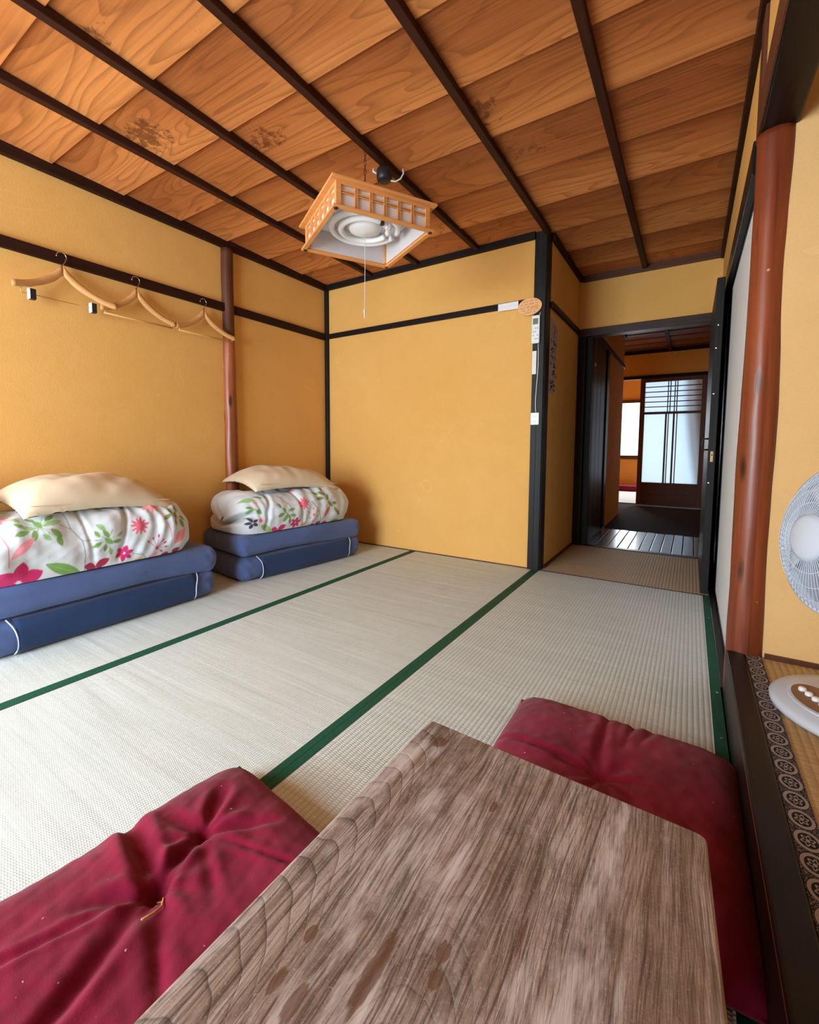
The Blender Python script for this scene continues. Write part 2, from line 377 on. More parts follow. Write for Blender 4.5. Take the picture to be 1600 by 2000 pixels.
k = Mt('frosted_glass', 0.5, 0.4); k.col((0.74, 0.86, 0.97))
_tr = k.node('ShaderNodeBsdfTranslucent'); _tr.inputs[0].default_value = (0.80, 0.91, 1.0, 1)
_mx = k.node('ShaderNodeMixShader'); _mx.inputs[0].default_value = 0.82
k.nt.links.new(k.b.outputs[0], _mx.inputs[1]); k.nt.links.new(_tr.outputs[0], _mx.inputs[2])
k.nt.links.new(_mx.outputs[0], k.nt.nodes['Material Output'].inputs[0]); MAT['frosted_glass'] = k.m
k = Mt('clear_glass', 0.02, 0.5); k.col((1, 1, 1))
_tr = k.node('ShaderNodeBsdfTransparent'); _gl = k.node('ShaderNodeBsdfGlossy'); _gl.inputs['Roughness'].default_value = 0.02
_mx = k.node('ShaderNodeMixShader'); _mx.inputs[0].default_value = 0.06
k.nt.links.new(_tr.outputs[0], _mx.inputs[1]); k.nt.links.new(_gl.outputs[0], _mx.inputs[2])
k.nt.links.new(_mx.outputs[0], k.nt.nodes['Material Output'].inputs[0]); MAT['clear_glass'] = k.m

# ------------------------------------------------------------------ mesh helpers
WLOC = {}     # world location of parents
def tag(o, label, cat=None, group=None, kind=None):
    if label: o['label'] = label
    if cat: o['category'] = cat
    if group: o['group'] = group
    if kind: o['kind'] = kind
    return o
def empty(name, loc, label, cat, group=None, kind=None, rot=(0,0,0)):
    o = bpy.data.objects.new(name, None); COL.objects.link(o); o.location = loc; o.rotation_euler = rot
    o.empty_display_size = 0.05
    WLOC[o.name] = Vector(loc); tag(o, label, cat, group, kind); return o

class B:
    def __init__(s): s.v = []; s.f = []
    def add(s, v, f):
        n = len(s.v); s.v += [tuple(map(float, p)) for p in v]; s.f += [tuple(i+n for i in q) for q in f]; return s
    def box(s, x0, x1, y0, y1, z0, z1):
        return s.add([(x0,y0,z0),(x1,y0,z0),(x1,y1,z0),(x0,y1,z0),(x0,y0,z1),(x1,y0,z1),(x1,y1,z1),(x0,y1,z1)],
                     [(0,3,2,1),(4,5,6,7),(0,1,5,4),(1,2,6,5),(2,3,7,6),(3,0,4,7)])
    def hexa(s, pts):
        return s.add(pts, [(0,3,2,1),(4,5,6,7),(0,1,5,4),(1,2,6,5),(2,3,7,6),(3,0,4,7)])
    def tube(s, pts, r, n=8, cap=True):
        pts = [Vector(p) for p in pts]; rs = r if isinstance(r, (list, tuple)) else [r]*len(pts)
        V = []; prev = None
        for i, p in enumerate(pts):
            t = (pts[min(i+1, len(pts)-1)] - pts[max(i-1, 0)]).normalized()
            if prev is None:
                a = Vector((0,0,1)) if abs(t.z) < 0.9 else Vector((1,0,0))
                u = t.cross(a).normalized()
            else:
                u = (prev - t*prev.dot(t)).normalized()
            prev = u; w = t.cross(u)
            for k_ in range(n):
                a = 2*PI*k_/n; V.append(p + (u*math.cos(a)+w*math.sin(a))*rs[i])
        Fs = []
        for i in range(len(pts)-1):
            for k_ in range(n):
                Fs.append((i*n+k_, i*n+(k_+1)%n, (i+1)*n+(k_+1)%n, (i+1)*n+k_))
        if cap:
            Fs.append(tuple(reversed(range(n)))); Fs.append(tuple(range((len(pts)-1)*n, len(pts)*n)))
        return s.add(V, Fs)
    def lathe(s, prof, n=32, c=(0,0,0), M=None, rfun=None):
        V = []
        for j, (r, z) in enumerate(prof):
            for k_ in range(n):
                a = 2*PI*k_/n; rr = r*(rfun(a, z) if rfun else 1)
                p = Vector((rr*math.cos(a), rr*math.sin(a), z))
                if M is not None: p = M @ p
                V.append(p + Vector(c))
        Fs = []
        for j in range(len(prof)-1):
            for k_ in range(n):
                Fs.append((j*n+k_, j*n+(k_+1)%n, (j+1)*n+(k_+1)%n, (j+1)*n+k_))
        if prof[0][0] > 1e-6: Fs.append(tuple(reversed(range(n))))
        if prof[-1][0] > 1e-6: Fs.append(tuple(range((len(prof)-1)*n, len(prof)*n)))
        return s.add(V, Fs)
    def grid(s, P, close_u=False, close_v=False):
        nu, nv = P.shape[:2]; n = len(s.v)
        s.v += [tuple(p) for p in P.reshape(-1, 3).tolist()]
        for i in range(nu if close_u else nu-1):
            for j in range(nv if close_v else nv-1):
                a = i*nv+j; b = ((i+1) % nu)*nv+j; c = ((i+1) % nu)*nv+(j+1) % nv; d = i*nv+(j+1) % nv
                s.f.append((n+a, n+b, n+c, n+d))
        return s
    def build(s, name, mat, parent=None, smooth=False, bevel=0.0, local=False, origin=None, colors=None):
        v = np.array(s.v, float)
        if parent is not None:
            off = Vector((0,0,0)) if local else WLOC[parent.name]
            loc = Vector((0,0,0))
            if origin is not None: loc = Vector(origin) - off
            v = v - np.array(off) - np.array(loc)
        else:
            if origin is None:
                mn, mx = v.min(0), v.max(0); origin = ((mn[0]+mx[0])/2, (mn[1]+mx[1])/2, mn[2])
            loc = Vector(origin); v = v - np.array(origin)
        me = bpy.data.meshes.new(name); me.from_pydata(v.tolist(), [], s.f); me.update()
        bm = bmesh.new(); bm.from_mesh(me); bmesh.ops.recalc_face_normals(bm, faces=bm.faces); bm.to_mesh(me); bm.free()
        if smooth: me.polygons.foreach_set('use_smooth', [True]*len(me.polygons))
        if colors is not None:
            at = me.color_attributes.new('print', 'FLOAT_COLOR', 'POINT')
            at.data.foreach_set('color', np.concatenate([colors, np.ones((len(colors), 1))], 1).ravel().astype(np.float32))
        me.materials.append(MAT[mat] if isinstance(mat, str) else mat)
        o = bpy.data.objects.new(name, me); COL.objects.link(o)
        if parent is not None: o.parent = parent
        o.location = loc
        WLOC[o.name] = (WLOC[parent.name] + loc) if parent is not None else loc
        if bevel:
            md = o.modifiers.new('bevel', 'BEVEL'); md.width = bevel; md.segments = 2; md.limit_method = 'ANGLE'; md.angle_limit = 0.6
            md.harden_normals = False
        return o
def box(name, mat, x0, x1, y0, y1, z0, z1, parent=None, bevel=0.0, local=False, origin=None):
    return B().box(x0, x1, y0, y1, z0, z1).build(name, mat, parent, False, bevel, local, origin)
def st(name, mat, dims, label, cat, bevel=0.0, origin=None):
    return tag(box(name, mat, *dims, bevel=bevel, origin=origin), label, cat, kind='structure')
def dup(o, parent=None, loc=None):
    c = o.copy(); COL.objects.link(c); c.parent = parent
    if loc is not None: c.location = loc
    return c

rng = np.random.RandomState(3)
def snoise(p, scale, seed=0, octaves=3):
    """sum of random sines, p (...,d) -> (...)"""
    r = np.random.RandomState(seed); out = 0; amp = 1.0; tot = 0
    for o_ in range(octaves):
        for _ in range(5):
            w = r.normal(size=p.shape[-1]); w /= np.linalg.norm(w); ph = r.rand()*6.283
            out = out + amp*np.sin((p @ w)*scale*(2**o_)*(0.7+0.6*r.rand()) + ph)
        tot += amp*2.2; amp *= 0.55
    return out/tot

def rbox_grid(h, r, n, ):
    """rounded box as six grids; h half extents, r radius, n cells per side (3)"""
    V = []; Fq = []
    h = np.array(h, float); r = min(r, h.min()*0.999)
    for ax in range(3):
        for sg in (-1, 1):
            a, b = [(1,2),(2,0),(0,1)][ax]
            na, nb = n[a], n[b]
            ta = np.linspace(-1, 1, na+1); tb = np.linspace(-1, 1, nb+1)
            def dens(t, hh):    # denser near the edges
                return np.sign(t)*(1-(1-np.abs(t))**1.35)*hh
            A, Bb = np.meshgrid(dens(ta, h[a]), dens(tb, h[b]), indexing='ij')
            q = np.zeros(A.shape+(3,)); q[..., a] = A; q[..., b] = Bb; q[..., ax] = sg*h[ax]
            inner = np.clip(q, -(h-r), h-r); d = q-inner
            L = np.linalg.norm(d, axis=-1, keepdims=True)
            q = inner + d/np.maximum(L, 1e-9)*r
            base = len(V); V += q.reshape(-1, 3).tolist()
            for i in range(na):
                for j in range(nb):
                    p0 = base+i*(nb+1)+j; quad = (p0, p0+nb+1, p0+nb+2, p0+1)
                    Fq.append(quad if sg > 0 else quad[::-1])
    return np.array(V), Fq
def weld(o, d=0.0004):
    bm = bmesh.new(); bm.from_mesh(o.data); bmesh.ops.remove_doubles(bm, verts=bm.verts, dist=d)
    bmesh.ops.recalc_face_normals(bm, faces=bm.faces); bm.to_mesh(o.data); bm.free()

# ------------------------------------------------------------------ dimensions
XL, XR = -2.645, 0.135          # left / right wall planes
YB, YF = 2.93, -1.30            # back wall (left part) / wall behind the camera
ZC = 2.165                      # ceiling boards
YN = 3.88                       # far end of the entry nook
XN = -0.795                     # left wall of the nook
AX = 1.00                       # back of the alcove

# ------------------------------------------------------------------ floor and mats
st('floor', 'subfloor', (XL-.1, 1.1, YF-.15, YN, -0.16, -0.055), 'dark wooden subfloor under the woven mats', 'floor')
def mat_thing(name, x0, x1, y0, y1, left, right, label, surf='rush_pale'):
    t = empty(name, ((x0+x1)/2, (y0+y1)/2, -0.055), label, 'floor mat', 'pale woven mats of the room' )
    box('woven_surface', surf, x0, x1, y0, y1, -0.055, 0.0, t)
    if left: box('cloth_border', 'green_cloth', x0, x0+left, y0, y1, 0.0, 0.0016, t)['label'] = 'dark green cloth border'
    if right: box('cloth_border', 'green_cloth', x1-right, x1, y0, y1, 0.0, 0.0016, t)['label'] = 'dark green cloth border'
    return t
mat_thing('tatami_mat', XL, -1.744, YF, YB, 0, 0.046, 'pale woven mat along the left wall, carrying both folded mattresses', 'rush_fine')
mat_thing('tatami_mat', -1.742, -0.824, YF, YB, 0, 0.0235, 'broad pale woven mat in the middle of the room between two green bands', 'rush_fine')
m3 = mat_thing('tatami_mat', -0.823, 0.121, YF, YB, 0.0235, 0.030, 'pale woven mat running from the window side to the nook, under the low table')
for (px, py) in ((0.107, 2.55), (0.109, 1.78), (0.110, 1.50)):
    bb = B()
    bb.lathe([(0.0045, 0.0016), (0.0045, 0.0028), (0.0, 0.0036)], 10, (px, py, 0)); bb.build('tack', 'chrome', m3)
t = empty('nook_mat', (-0.35, 3.4, -0.055), 'tan ribbed rush mat on the floor of the entry nook', 'floor mat')
box('woven_surface', 'rush_brown', XN, 0.12, YB+0.012, YN-0.005, -0.055, 0.0, t)
box('edge_strip', 'dark_rail_x', -0.80, 0.13, YB, YB+0.012, -0.03, 0.001, t)

# hall floor: planks
hf = empty('floor', (-0.3, 4.4, -0.16), 'glossy dark plank floor of the hallway', 'floor', kind='structure')
edges = [-0.71, -0.63, -0.545, -0.468, -0.392, -0.312, -0.238, -0.165, -0.09, -0.018, 0.058, 0.135]
for i in range(11):
    box('plank', 'hall_plank', edges[i]+0.0025, edges[i+1]-0.0025, YN+0.06, 4.87, -0.05, -0.012+0.0012*((i*7) % 3), hf, 0.003)
box('underlay', 'subfloor', -0.72, 0.14, YN+0.06, 4.88, -0.16, -0.052, hf)
st('trim_1', 'black_wood', (-0.80, 0.14, YN, YN+0.06, -0.16, 0.004), 'black sill board between nook mat and plank hallway', 'sill', 0.003)
st('floor', 'carpet', (-2.2, 0.6, 4.88, 7.2, -0.16, -0.015), 'dark brown carpet floor beyond the hallway planks', 'floor')
st('floor', 'rush_far', (-2.2, 0.8, 7.2, 9.6, -0.16, 0.0), 'pale mat floor of the far sunlit room', 'floor')

# ------------------------------------------------------------------ walls
st('wall_left', 'plaster', (XL-.12, XL, YF-.15, YB+.12, -0.16, ZC+.12), 'mustard plaster wall on the left with hangers', 'wall')
st('wall_back', 'plaster', (XL, -0.872, YB, YB+.10, -0.16, ZC+.12), 'mustard plaster wall across the back, behind the far mattress', 'wall')
st('wall_nook', 'plaster', (XN-.08, XN, YB+.075, YN+.02, -0.16, ZC+.12), 'shaded mustard side wall of the entry nook with a poster', 'wall')
st('wall_lintel', 'plaster', (XN-.08, XR+.02, YN, YN+.08, 1.745, ZC+.12), 'mustard wall strip above the hallway opening', 'wall')
st('wall_right', 'plaster', (XR, XR+.06, 1.84, YN+.08, 1.77, ZC+.12), 'narrow mustard wall strip above the sliding panel', 'wall')
st('wall_right', 'plaster', (XR+.002, XR+.06, YF-.15, 1.752, 1.853, ZC+.12), 'mustard wall strip above the dark alcove header', 'wall')
st('wall_right', 'black_wood', (XR+.03, XR+.09, 3.02, YN+.08, -0.16, 1.77), 'black board standing in for the dark gap behind the open door', 'wall')  # black sheet in place of the recess darkness beyond the door
st('wall_alcove', 'plaster_alcove_lit', (0.19, AX+.1, 1.765, 1.87, -0.16, ZC+.12), 'mustard end wall of the alcove behind the fan, paled for window light', 'wall')
st('wall_alcove', 'plaster_alcove_lit', (AX, AX+.1, YF-.15, 1.87, -0.16, ZC+.12), 'mustard rear wall of the alcove', 'wall')
st('ceiling', 'cedar_hall', (0.20, AX+.1, YF-.15, 1.87, ZC+.02, ZC+.12), 'plain ceiling inside the alcove', 'ceiling')
# wall behind the camera, with the big window opening
wf = empty('wall_front', ((XL+AX)/2, YF, -0.16), 'mustard wall on the window side of the room', 'wall', kind='structure')
WX0, WX1, WZ0, WZ1 = -2.50, -0.94, 0.06, 1.80
for d in ((XL, WX0, -0.16, ZC+.12), (WX1, AX, -0.16, ZC+.12), (WX0, WX1, -0.16, WZ0), (WX0, WX1, WZ1, ZC+.12)):
    box('wall_piece', 'plaster', d[0], d[1], YF-.10, YF, d[2], d[3], wf)
w1 = empty('window_1', ((WX0+WX1)/2, YF-.05, WZ0), 'wide sliding window that lights the room', 'window', kind='structure')
for d in ((WX0, WX1, WZ0, WZ0+.035), (WX0, WX1, WZ1-.035, WZ1), (WX0, WX0+.035, WZ0, WZ1), (WX1-.035, WX1, WZ0, WZ1)):
    box('frame', 'dark_rail_x', d[0], d[1], YF-.07, YF-.03, d[2], d[3], w1)
box('stile', 'brown_wood', -1.74, -1.70, YF-.065, YF-.035, WZ0, WZ1, w1)
for d in ((WX0+.035, -1.74), (-1.70, WX1-.035)):
    box('pane', 'clear_glass', d[0], d[1], YF-.052, YF-.048, WZ0+.035, WZ1-.035, w1)

# hallway shell and far room
st('wall_hall', 'plaster_hall', (-0.79, -0.71, 4.93, 6.05, -0.16, 1.75), 'dark mustard wall of the hallway past the black door', 'wall')
st('wall_hall', 'plaster_hall', (-0.79, -0.71, YN+.08, 6.05, 1.78, 2.3), 'mustard wall strip above the black hallway door', 'wall')
st('wall_hall', 'plaster_hall', (XR+.02, XR+.10, YN+.08, 7.2, -0.16, 2.3), 'shaded right wall of the hallway', 'wall')
st('wall_hall', 'plaster_hall', (-2.3, -0.79, 5.97, 6.05, -0.16, 2.3), 'wall turning away left at the hallway end', 'wall')
st('wall_far', 'plaster_hall', (-2.3, 0.7, 7.15, 7.25, 1.79, 2.35), 'deep orange wall strip above the glass lattice door', 'wall')
st('wall_far', 'plaster_hall', (0.19, 0.8, 7.15, 7.25, -0.16, 1.79), 'wall to the right of the glass lattice door', 'wall')
st('wall_far', 'plaster_hall', (-2.3, -2.2, 6.05, 9.6, -0.16, 2.35), 'left wall of the far room', 'wall')
st('wall_far', 'plaster_hall', (0.8, 0.9, 7.2, 9.6, -0.16, 2.35), 'right wall of the far room', 'wall')
fw = empty('wall_far', (-0.7, 9.5, -0.16), 'orange end wall of the far room, pierced by the bright window', 'wall', kind='structure')
fx0, fx1, fz0, fz1 = -1.75, -0.79, 0.64, 1.62
bx0, bx1, bz0, bz1 = -0.45, 0.55, 0.25, 1.95
for d in ((-2.3, fx0, -.16, 2.35), (fx0, fx1, -.16, fz0), (fx0, fx1, fz1, 2.35), (fx1, bx0, -.16, 2.35), (bx0, bx1, -.16, bz0), (bx0, bx1, bz1, 2.35), (bx1, .9, -.16, 2.35)):
    box('wall_piece', 'plaster_hall', d[0], d[1], 9.5, 9.58, d[2], d[3], fw)
for nm, (a0, a1, c0, c1), lb in (('window_2', (fx0, fx1, fz0, fz1), 'small bright window at the end of the far room'), ('window_3', (bx0, bx1, bz0, bz1), 'bright window hidden behind the glass lattice door')):
    w = empty(nm, ((a0+a1)/2, 9.5, c0), lb, 'window', kind='structure')
    for d in ((a0-.04, a1+.04, c0-.07, c0), (a0-.04, a1+.04, c1, c1+.06), (a0-.04, a0, c0, c1), (a1, a1+.04, c0, c1)):
        box('frame', 'brown_wood_x', d[0], d[1], 9.46, 9.50, d[2], d[3], w)
    box('pane', 'clear_glass', a0, a1, 9.53, 9.534, c0, c1, w)
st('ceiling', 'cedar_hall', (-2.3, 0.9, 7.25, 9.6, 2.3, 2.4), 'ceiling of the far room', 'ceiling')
st('ground', 'ground_grey', (-60, 60, -60, 60, -0.75, -0.6), 'grey ground outside the house', 'ground')

# hall ceiling: boards across, one batten
hc = empty('ceiling', (-0.4, 5.5, 2.115), 'dark boarded ceiling of the hallway', 'ceiling', kind='structure')
y = YN+.08
while y < 7.15:
    y2 = min(y+0.30, 7.15)
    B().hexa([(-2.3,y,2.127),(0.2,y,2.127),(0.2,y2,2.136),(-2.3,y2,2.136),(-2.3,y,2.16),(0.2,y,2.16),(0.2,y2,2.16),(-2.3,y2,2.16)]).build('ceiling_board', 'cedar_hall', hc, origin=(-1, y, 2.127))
    y = y2
box('ceiling_batten', 'dark_batten', -0.30, -0.265, YN+.08, 7.15, 2.10, 2.128, hc)
box('ceiling_edge', 'dark_rail_x', -2.3, 0.2, 7.12, 7.15, 2.09, 2.135, hc)
box('ceiling_edge', 'dark_rail', -0.725, -0.69, YN+.08, 6.05, 2.09, 2.135, hc)

# ------------------------------------------------------------------ main ceiling: overlapping cedar boards and battens
ce = empty('ceiling', (-1.2, 1.2, ZC-.03), 'cedar board ceiling with dark battens', 'ceiling', kind='structure')
seams = [-1.35, -1.03, -0.70, -0.37, -0.04, 0.295, 0.625, 0.955, 1.28, 1.605, 1.925, 2.265, 2.605, 2.952, 3.30, 3.64, YN+.02]
for i in range(len(seams)-1):
    a, b_ = seams[i], seams[i+1]
    x0 = XL if a < YB-.2 else XN-.02
    if a < YB-.2 and b_ > YB: b_ = b_
    zA, zB = ZC+0.005, ZC-0.008      # far edge laps under the next board
    B().hexa([(x0,a,zA),(XR+.02,a,zA),(XR+.02,b_+.012,zB),(x0,b_+.012,zB),(x0,a,zA+.010),(XR+.02,a,zA+.010),(XR+.02,b_+.012,zB+.010),(x0,b_+.012,zB+.010)]).build('ceiling_board', 'cedar', ce, origin=(-1.2, a, zA))
box('roof_deck', 'subfloor', XL-.1, XR+.08, YF-.15, YN+.1, ZC+.03, ZC+.12, ce)
for xb, yend in ((-2.15, YB-.03), (-1.73, YB-.03), (-1.265, YB-.03), (-0.80, YB), (-0.340, YN-.02)):
    box('ceiling_batten', 'dark_batten', xb-.0165, xb+.0165, YF, yend, ZC-.034, ZC-.003, ce, 0.003)
# perimeter trims
st('trim_2', 'dark_rail', (XL, XL+.030, YF, YB, 2.112, ZC+.0), 'dark ceiling moulding along the left wall', 'moulding', 0.003)
st('trim_3', 'dark_rail_x', (XL+.03, -0.872, YB-.03, YB, 2.118, ZC+.0), 'black ceiling moulding along the back wall', 'moulding', 0.003)
st('trim_4', 'dark_rail', (XN, XN+.022, YB+.075, YN, 2.118, ZC+.0), 'dark ceiling moulding along the nook side wall', 'moulding', 0.003)
st('trim_5', 'brown_wood_x', (XN+.022, XR, YN-.022, YN, 2.112, ZC+.0), 'brown ceiling moulding above the hallway opening', 'moulding', 0.003)
st('trim_6', 'dark_rail', (XR-.018, XR, YF, YN-.022, 2.10, ZC+.0), 'dark ceiling moulding along the right wall', 'moulding', 0.003)
# wall rails
st('trim_7', 'dark_rail', (XL, XL+.022, YF, YB, 1.703, 1.757), 'dark wooden rail on the left wall holding the hangers', 'wall rail', 0.004)
st('trim_8', 'dark_rail_x', (XL+.01, -0.872, YB-.020, YB, 1.717, 1.757), 'black wooden rail across the back wall', 'wall rail', 0.004)
st('trim_9', 'dark_rail', (XN, XN+.018, YB+.075, YN, 1.705, 1.745), 'dark wooden rail on the nook side wall', 'wall rail', 0.003)
st('trim_10', 'dark_rail', (-0.71, -0.695, YN+.08, 6.05, 1.745, 1.782), 'dark rail on the hallway wall above the black door', 'wall rail')
st('trim_11', 'lintel_wood', (XN-.02, XR+.02, YN-.02, YN+.08, 1.688, 1.748), 'worn dark lintel beam over the hallway opening', 'beam', 0.004)
st('trim_12', 'dark_rail_x', (-2.2, 0.2, 7.12, 7.15, 1.745, 1.79), 'dark rail above the glass lattice door', 'wall rail')
st('trim_13', 'black_wood', (XR-.012, XR+.07, 1.84, YN, 1.668, 1.772), 'black grooved head track above the sliding panel', 'door track', 0.003)
st('trim_14', 'frame_lacquer', (0.121, XR+.09, 1.83, 3.05, -0.10, 0.004), 'dark floor track below the sliding panel', 'door track', 0.002)
st('baseboard_nook', 'brown_wood', (XN, XN+.010, YB+.075, YN, 0.0, 0.018), 'thin brown strip along the nook wall foot', 'baseboard')
st('baseboard_back', 'brown_wood_x', (XL, -0.872, YB-.006, YB, 0.0, 0.007), 'thin dark strip along the back wall foot', 'baseboard')

# posts
tag(box('corner_post', 'black_post', XL, XL+.030, YB-.030, YB, 0.0, 2.118, bevel=0.003), 'slim black post in the back left corner of the room', 'post', kind='structure')
# black pillar at the nook: slightly ragged arris
P0 = empty('corner_pillar', (-0.838, YB+.03, 0), 'black square pillar at the nook corner with notes and outlet on it', 'pillar')
bb = B(); N = 30
ring = []
for i in range(N+1):
    z = 2.165*i/N
    j = lambda s_: 0.0022*mnoise.noise(Vector((z*5.0, s_*9.1, 2.0)))
    ring.append([(-0.876+j(1), YB-.012, z), (-0.806+j(2)*.6, YB-.012+j(5), z), (-0.796+j(3)*.4, YB-.003, z), (-0.793, YB+.078, z), (-0.876, YB+.078, z)])
bb.grid(np.array(ring), close_v=True); n_ = 5
bb.f.append((0,1,2,3,4)); bb.f.append(tuple(range(N*5, N*5+5)))
bb.build('shaft', 'black_post', P0)
box('groove', 'ink', -0.8425, -0.8405, YB-.0135, YB-.0118, 0.0, 0.95, P0)['label'] = 'narrow dark split down the lower pillar'
# left wall log
def wob(seed, amp):
    return lambda a, z: 1 + amp*mnoise.noise(Vector((math.cos(a)*1.2, math.sin(a)*1.2, z*2.6+seed))) + amp*.6*mnoise.noise(Vector((math.cos(a)*2.5, math.sin(a)*2.5, z*7+seed)))
bb = B(); prof = []
for i in range(61):
    z = 2.112*i/60
    r = 0.044 + 0.003*math.sin(z*2.2+1) + (0.006 if z < .05 else 0)
    prof.append((r, z))
WP = empty('wall_post', (XL+.006, 1.945, 0), 'reddish peeled-log post set in the left wall', 'post', kind='structure')
bb.lathe(prof[:45], 24, (XL+.006, 1.945, 0), None, wob(3.3, .10)); bb.build('lower_shaft', 'log_wall', WP, True)
bb = B(); bb.lathe([(r*1.0, z) for r, z in prof[44:]], 24, (XL+.006, 1.945, 0), None, wob(3.3, .10)); bb.build('upper_shaft', 'brown_wood', WP, True)['label'] = 'dark-stained upper length of the post'
# alcove pillar
bb = B(); prof = []
for i in range(81):
    z = -0.0 + 1.752*i/80
    prof.append((0.0475 + 0.0025*math.sin(z*3.1) + 0.002*math.sin(z*7.7+1), z))
bb.lathe(prof, 36, (0.1745, 1.793, 0), None, wob(9.1, .05))
tag(bb.build('alcove_pillar', 'log_red', None, True), 'thick polished red-brown log pillar at the alcove corner', 'pillar')
tag(box('upper_post', 'brown_wood', 0.128, 0.185, 1.752, 1.835, 1.75, 2.105, bevel=0.003), 'slim brown post above the log pillar', 'post', kind='structure')
HD = empty('alcove_header', (0.175, 0.25, 1.748), 'heavy dark header beam over the alcove, top right', 'beam', kind='structure')
box('beam', 'frame_lacquer', 0.132, 0.222, YF, 1.80, 1.748, 1.852, HD, 0.006)
box('face_edge', 'brown_wood', 0.127, 0.1325, YF, 1.79, 1.750, 1.852, HD, 0.001)['label'] = 'brown front face of the beam'

# ------------------------------------------------------------------ alcove floor
ZA = 0.166
fr = empty('alcove_sill', (0.148, 0.25, 0), 'black lacquered sill beam along the edge of the raised alcove', 'sill beam', kind='structure')
box('beam', 'frame_lacquer', 0.124, 0.172, YF, 1.752, 0.0, ZA, fr, 0.004)
B().tube([(0.1262, YF+.02, ZA-.014), (0.1262, 1.742, ZA-.014)], 0.0030, 8).build('worn_bead', 'frame_worn', fr, True)['label'] = 'worn brown bead below the top edge'
af = empty('alcove_mat', (0.58, 0.25, 0.0), 'tan woven mat on the raised alcove floor, under the fan', 'floor mat')
box('platform', 'subfloor', 0.172, AX, YF, 1.765, 0.0, 0.135, af)
box('woven_surface', 'rush_alcove', 0.214, AX, YF, 1.758, 0.135, ZA-.006, af)
box('patterned_border', 'medallion_cloth', 0.1725, 0.214, YF, 1.758, 0.135, ZA-.0035, af, origin=(0.1932, 0.0, 0.15))['label'] = 'dark cloth border woven with a chain of pale oval medallions'
st('baseboard_alcove', 'brown_wood_x', (0.222, AX, 1.752, 1.765, ZA-.008, ZA+.008), 'thin brown strip at the foot of the alcove end wall', 'baseboard')

# ------------------------------------------------------------------ sliding panel (fusuma) on the right, open black door
d4 = empty('door_4', (0.16, 2.43, 0.0), 'white papered sliding panel between log pillar and open black door', 'sliding door', kind='structure')
box('paper_face', 'fusuma_paper', 0.150, 0.166, 1.862, 2.992, 0.022, 1.652, d4)
for d in ((1.842, 1.862, .004, 1.667), (2.992, 3.014, .004, 1.667)): box('stile', 'black_wood', 0.147, 0.169, d[0], d[1], d[2], d[3], d4, 0.002)
for d in ((.004, .022), (1.652, 1.667)): box('rail', 'black_wood', 0.147, 0.169, 1.862, 2.992, d[0], d[1], d4, 0.002)

d1 = empty('door_1', (0.098, 3.35, 0.0), 'black wooden door standing open along the nook, edge towards the room', 'door', kind='structure')
box('leaf', 'black_post', 0.080, 0.115, 2.952, 3.80, 0.006, 1.705, d1, 0.003)
box('latch_plate', 'brass', 0.0915, 0.1045, 2.9495, 2.9525, 0.735, 0.792, d1, 0.001)['label'] = 'small brass latch plate on the door edge'
B().lathe([(0.0035, 0), (0.0035, .003), (0, .004)], 10, (0.098, 2.9498, 0.772), Matrix.Rotation(PI/2, 3, 'X')).build('keyhole', 'ink', d1)
pull = B(); pull.tube([(0.080, 2.99, 0.86), (0.056, 2.99, 0.86), (0.052, 2.99, 0.83), (0.056, 2.99, 0.80), (0.080, 2.99, 0.80)], 0.005, 8)
pull.build('pull_handle', 'black_plastic', d1, True)
for z in (.62, 1.10, 1.34, 1.46):
    B().lathe([(0.004, 0), (0.004, .002), (0, .003)], 8, (0.0935+.004*math.sin(z*9), 2.951, z), Matrix.Rotation(PI/2, 3, 'X')).build('screw', 'chrome', d1)

# black door frame and sliding door on the hallway's left
st('trim_15', 'black_wood', (XN, -0.735, YN-.012, YN+.10, 0.0, 1.69), 'black door jamb at the left of the hallway opening', 'door jamb', 0.004)
st('trim_16', 'black_post', (-0.735, -0.690, YN+.03, YN+.14, 0.0, 1.69), 'second black jamb strip beside the hallway opening', 'door jamb', 0.004)
d2 = empty('door_2', (-0.74, 4.45, 0), 'black wooden sliding door on the left side of the hallway', 'sliding door', kind='structure')
box('leaf', 'black_wood', -0.775, -0.715, YN+.10, 4.86, 0.0, 1.75, d2)
box('stile', 'black_wood', -0.715, -0.703, 4.80, 4.93, 0.0, 1.745, d2, 0.003)
box('stile', 'black_wood', -0.715, -0.703, YN+.14, YN+.22, 0.0, 1.745, d2, 0.003)
for i in range(3):
    box('board', 'black_wood', -0.7165, -0.709, YN+.225+i*.19, YN+.225+i*.19+.185, 0.0, 1.745, d2, 0.004)
box('pull', 'chrome', -0.709, -0.7065, 4.13, 4.20, 1.50, 1.525, d2, 0.002)['label'] = 'small metal plate on the black door'
st('trim_17', 'black_wood', (XR-.03, XR+.03, YN-.005, YN+.09, 0.0, 1.69), 'black door jamb at the right of the hallway opening', 'door jamb', 0.003)

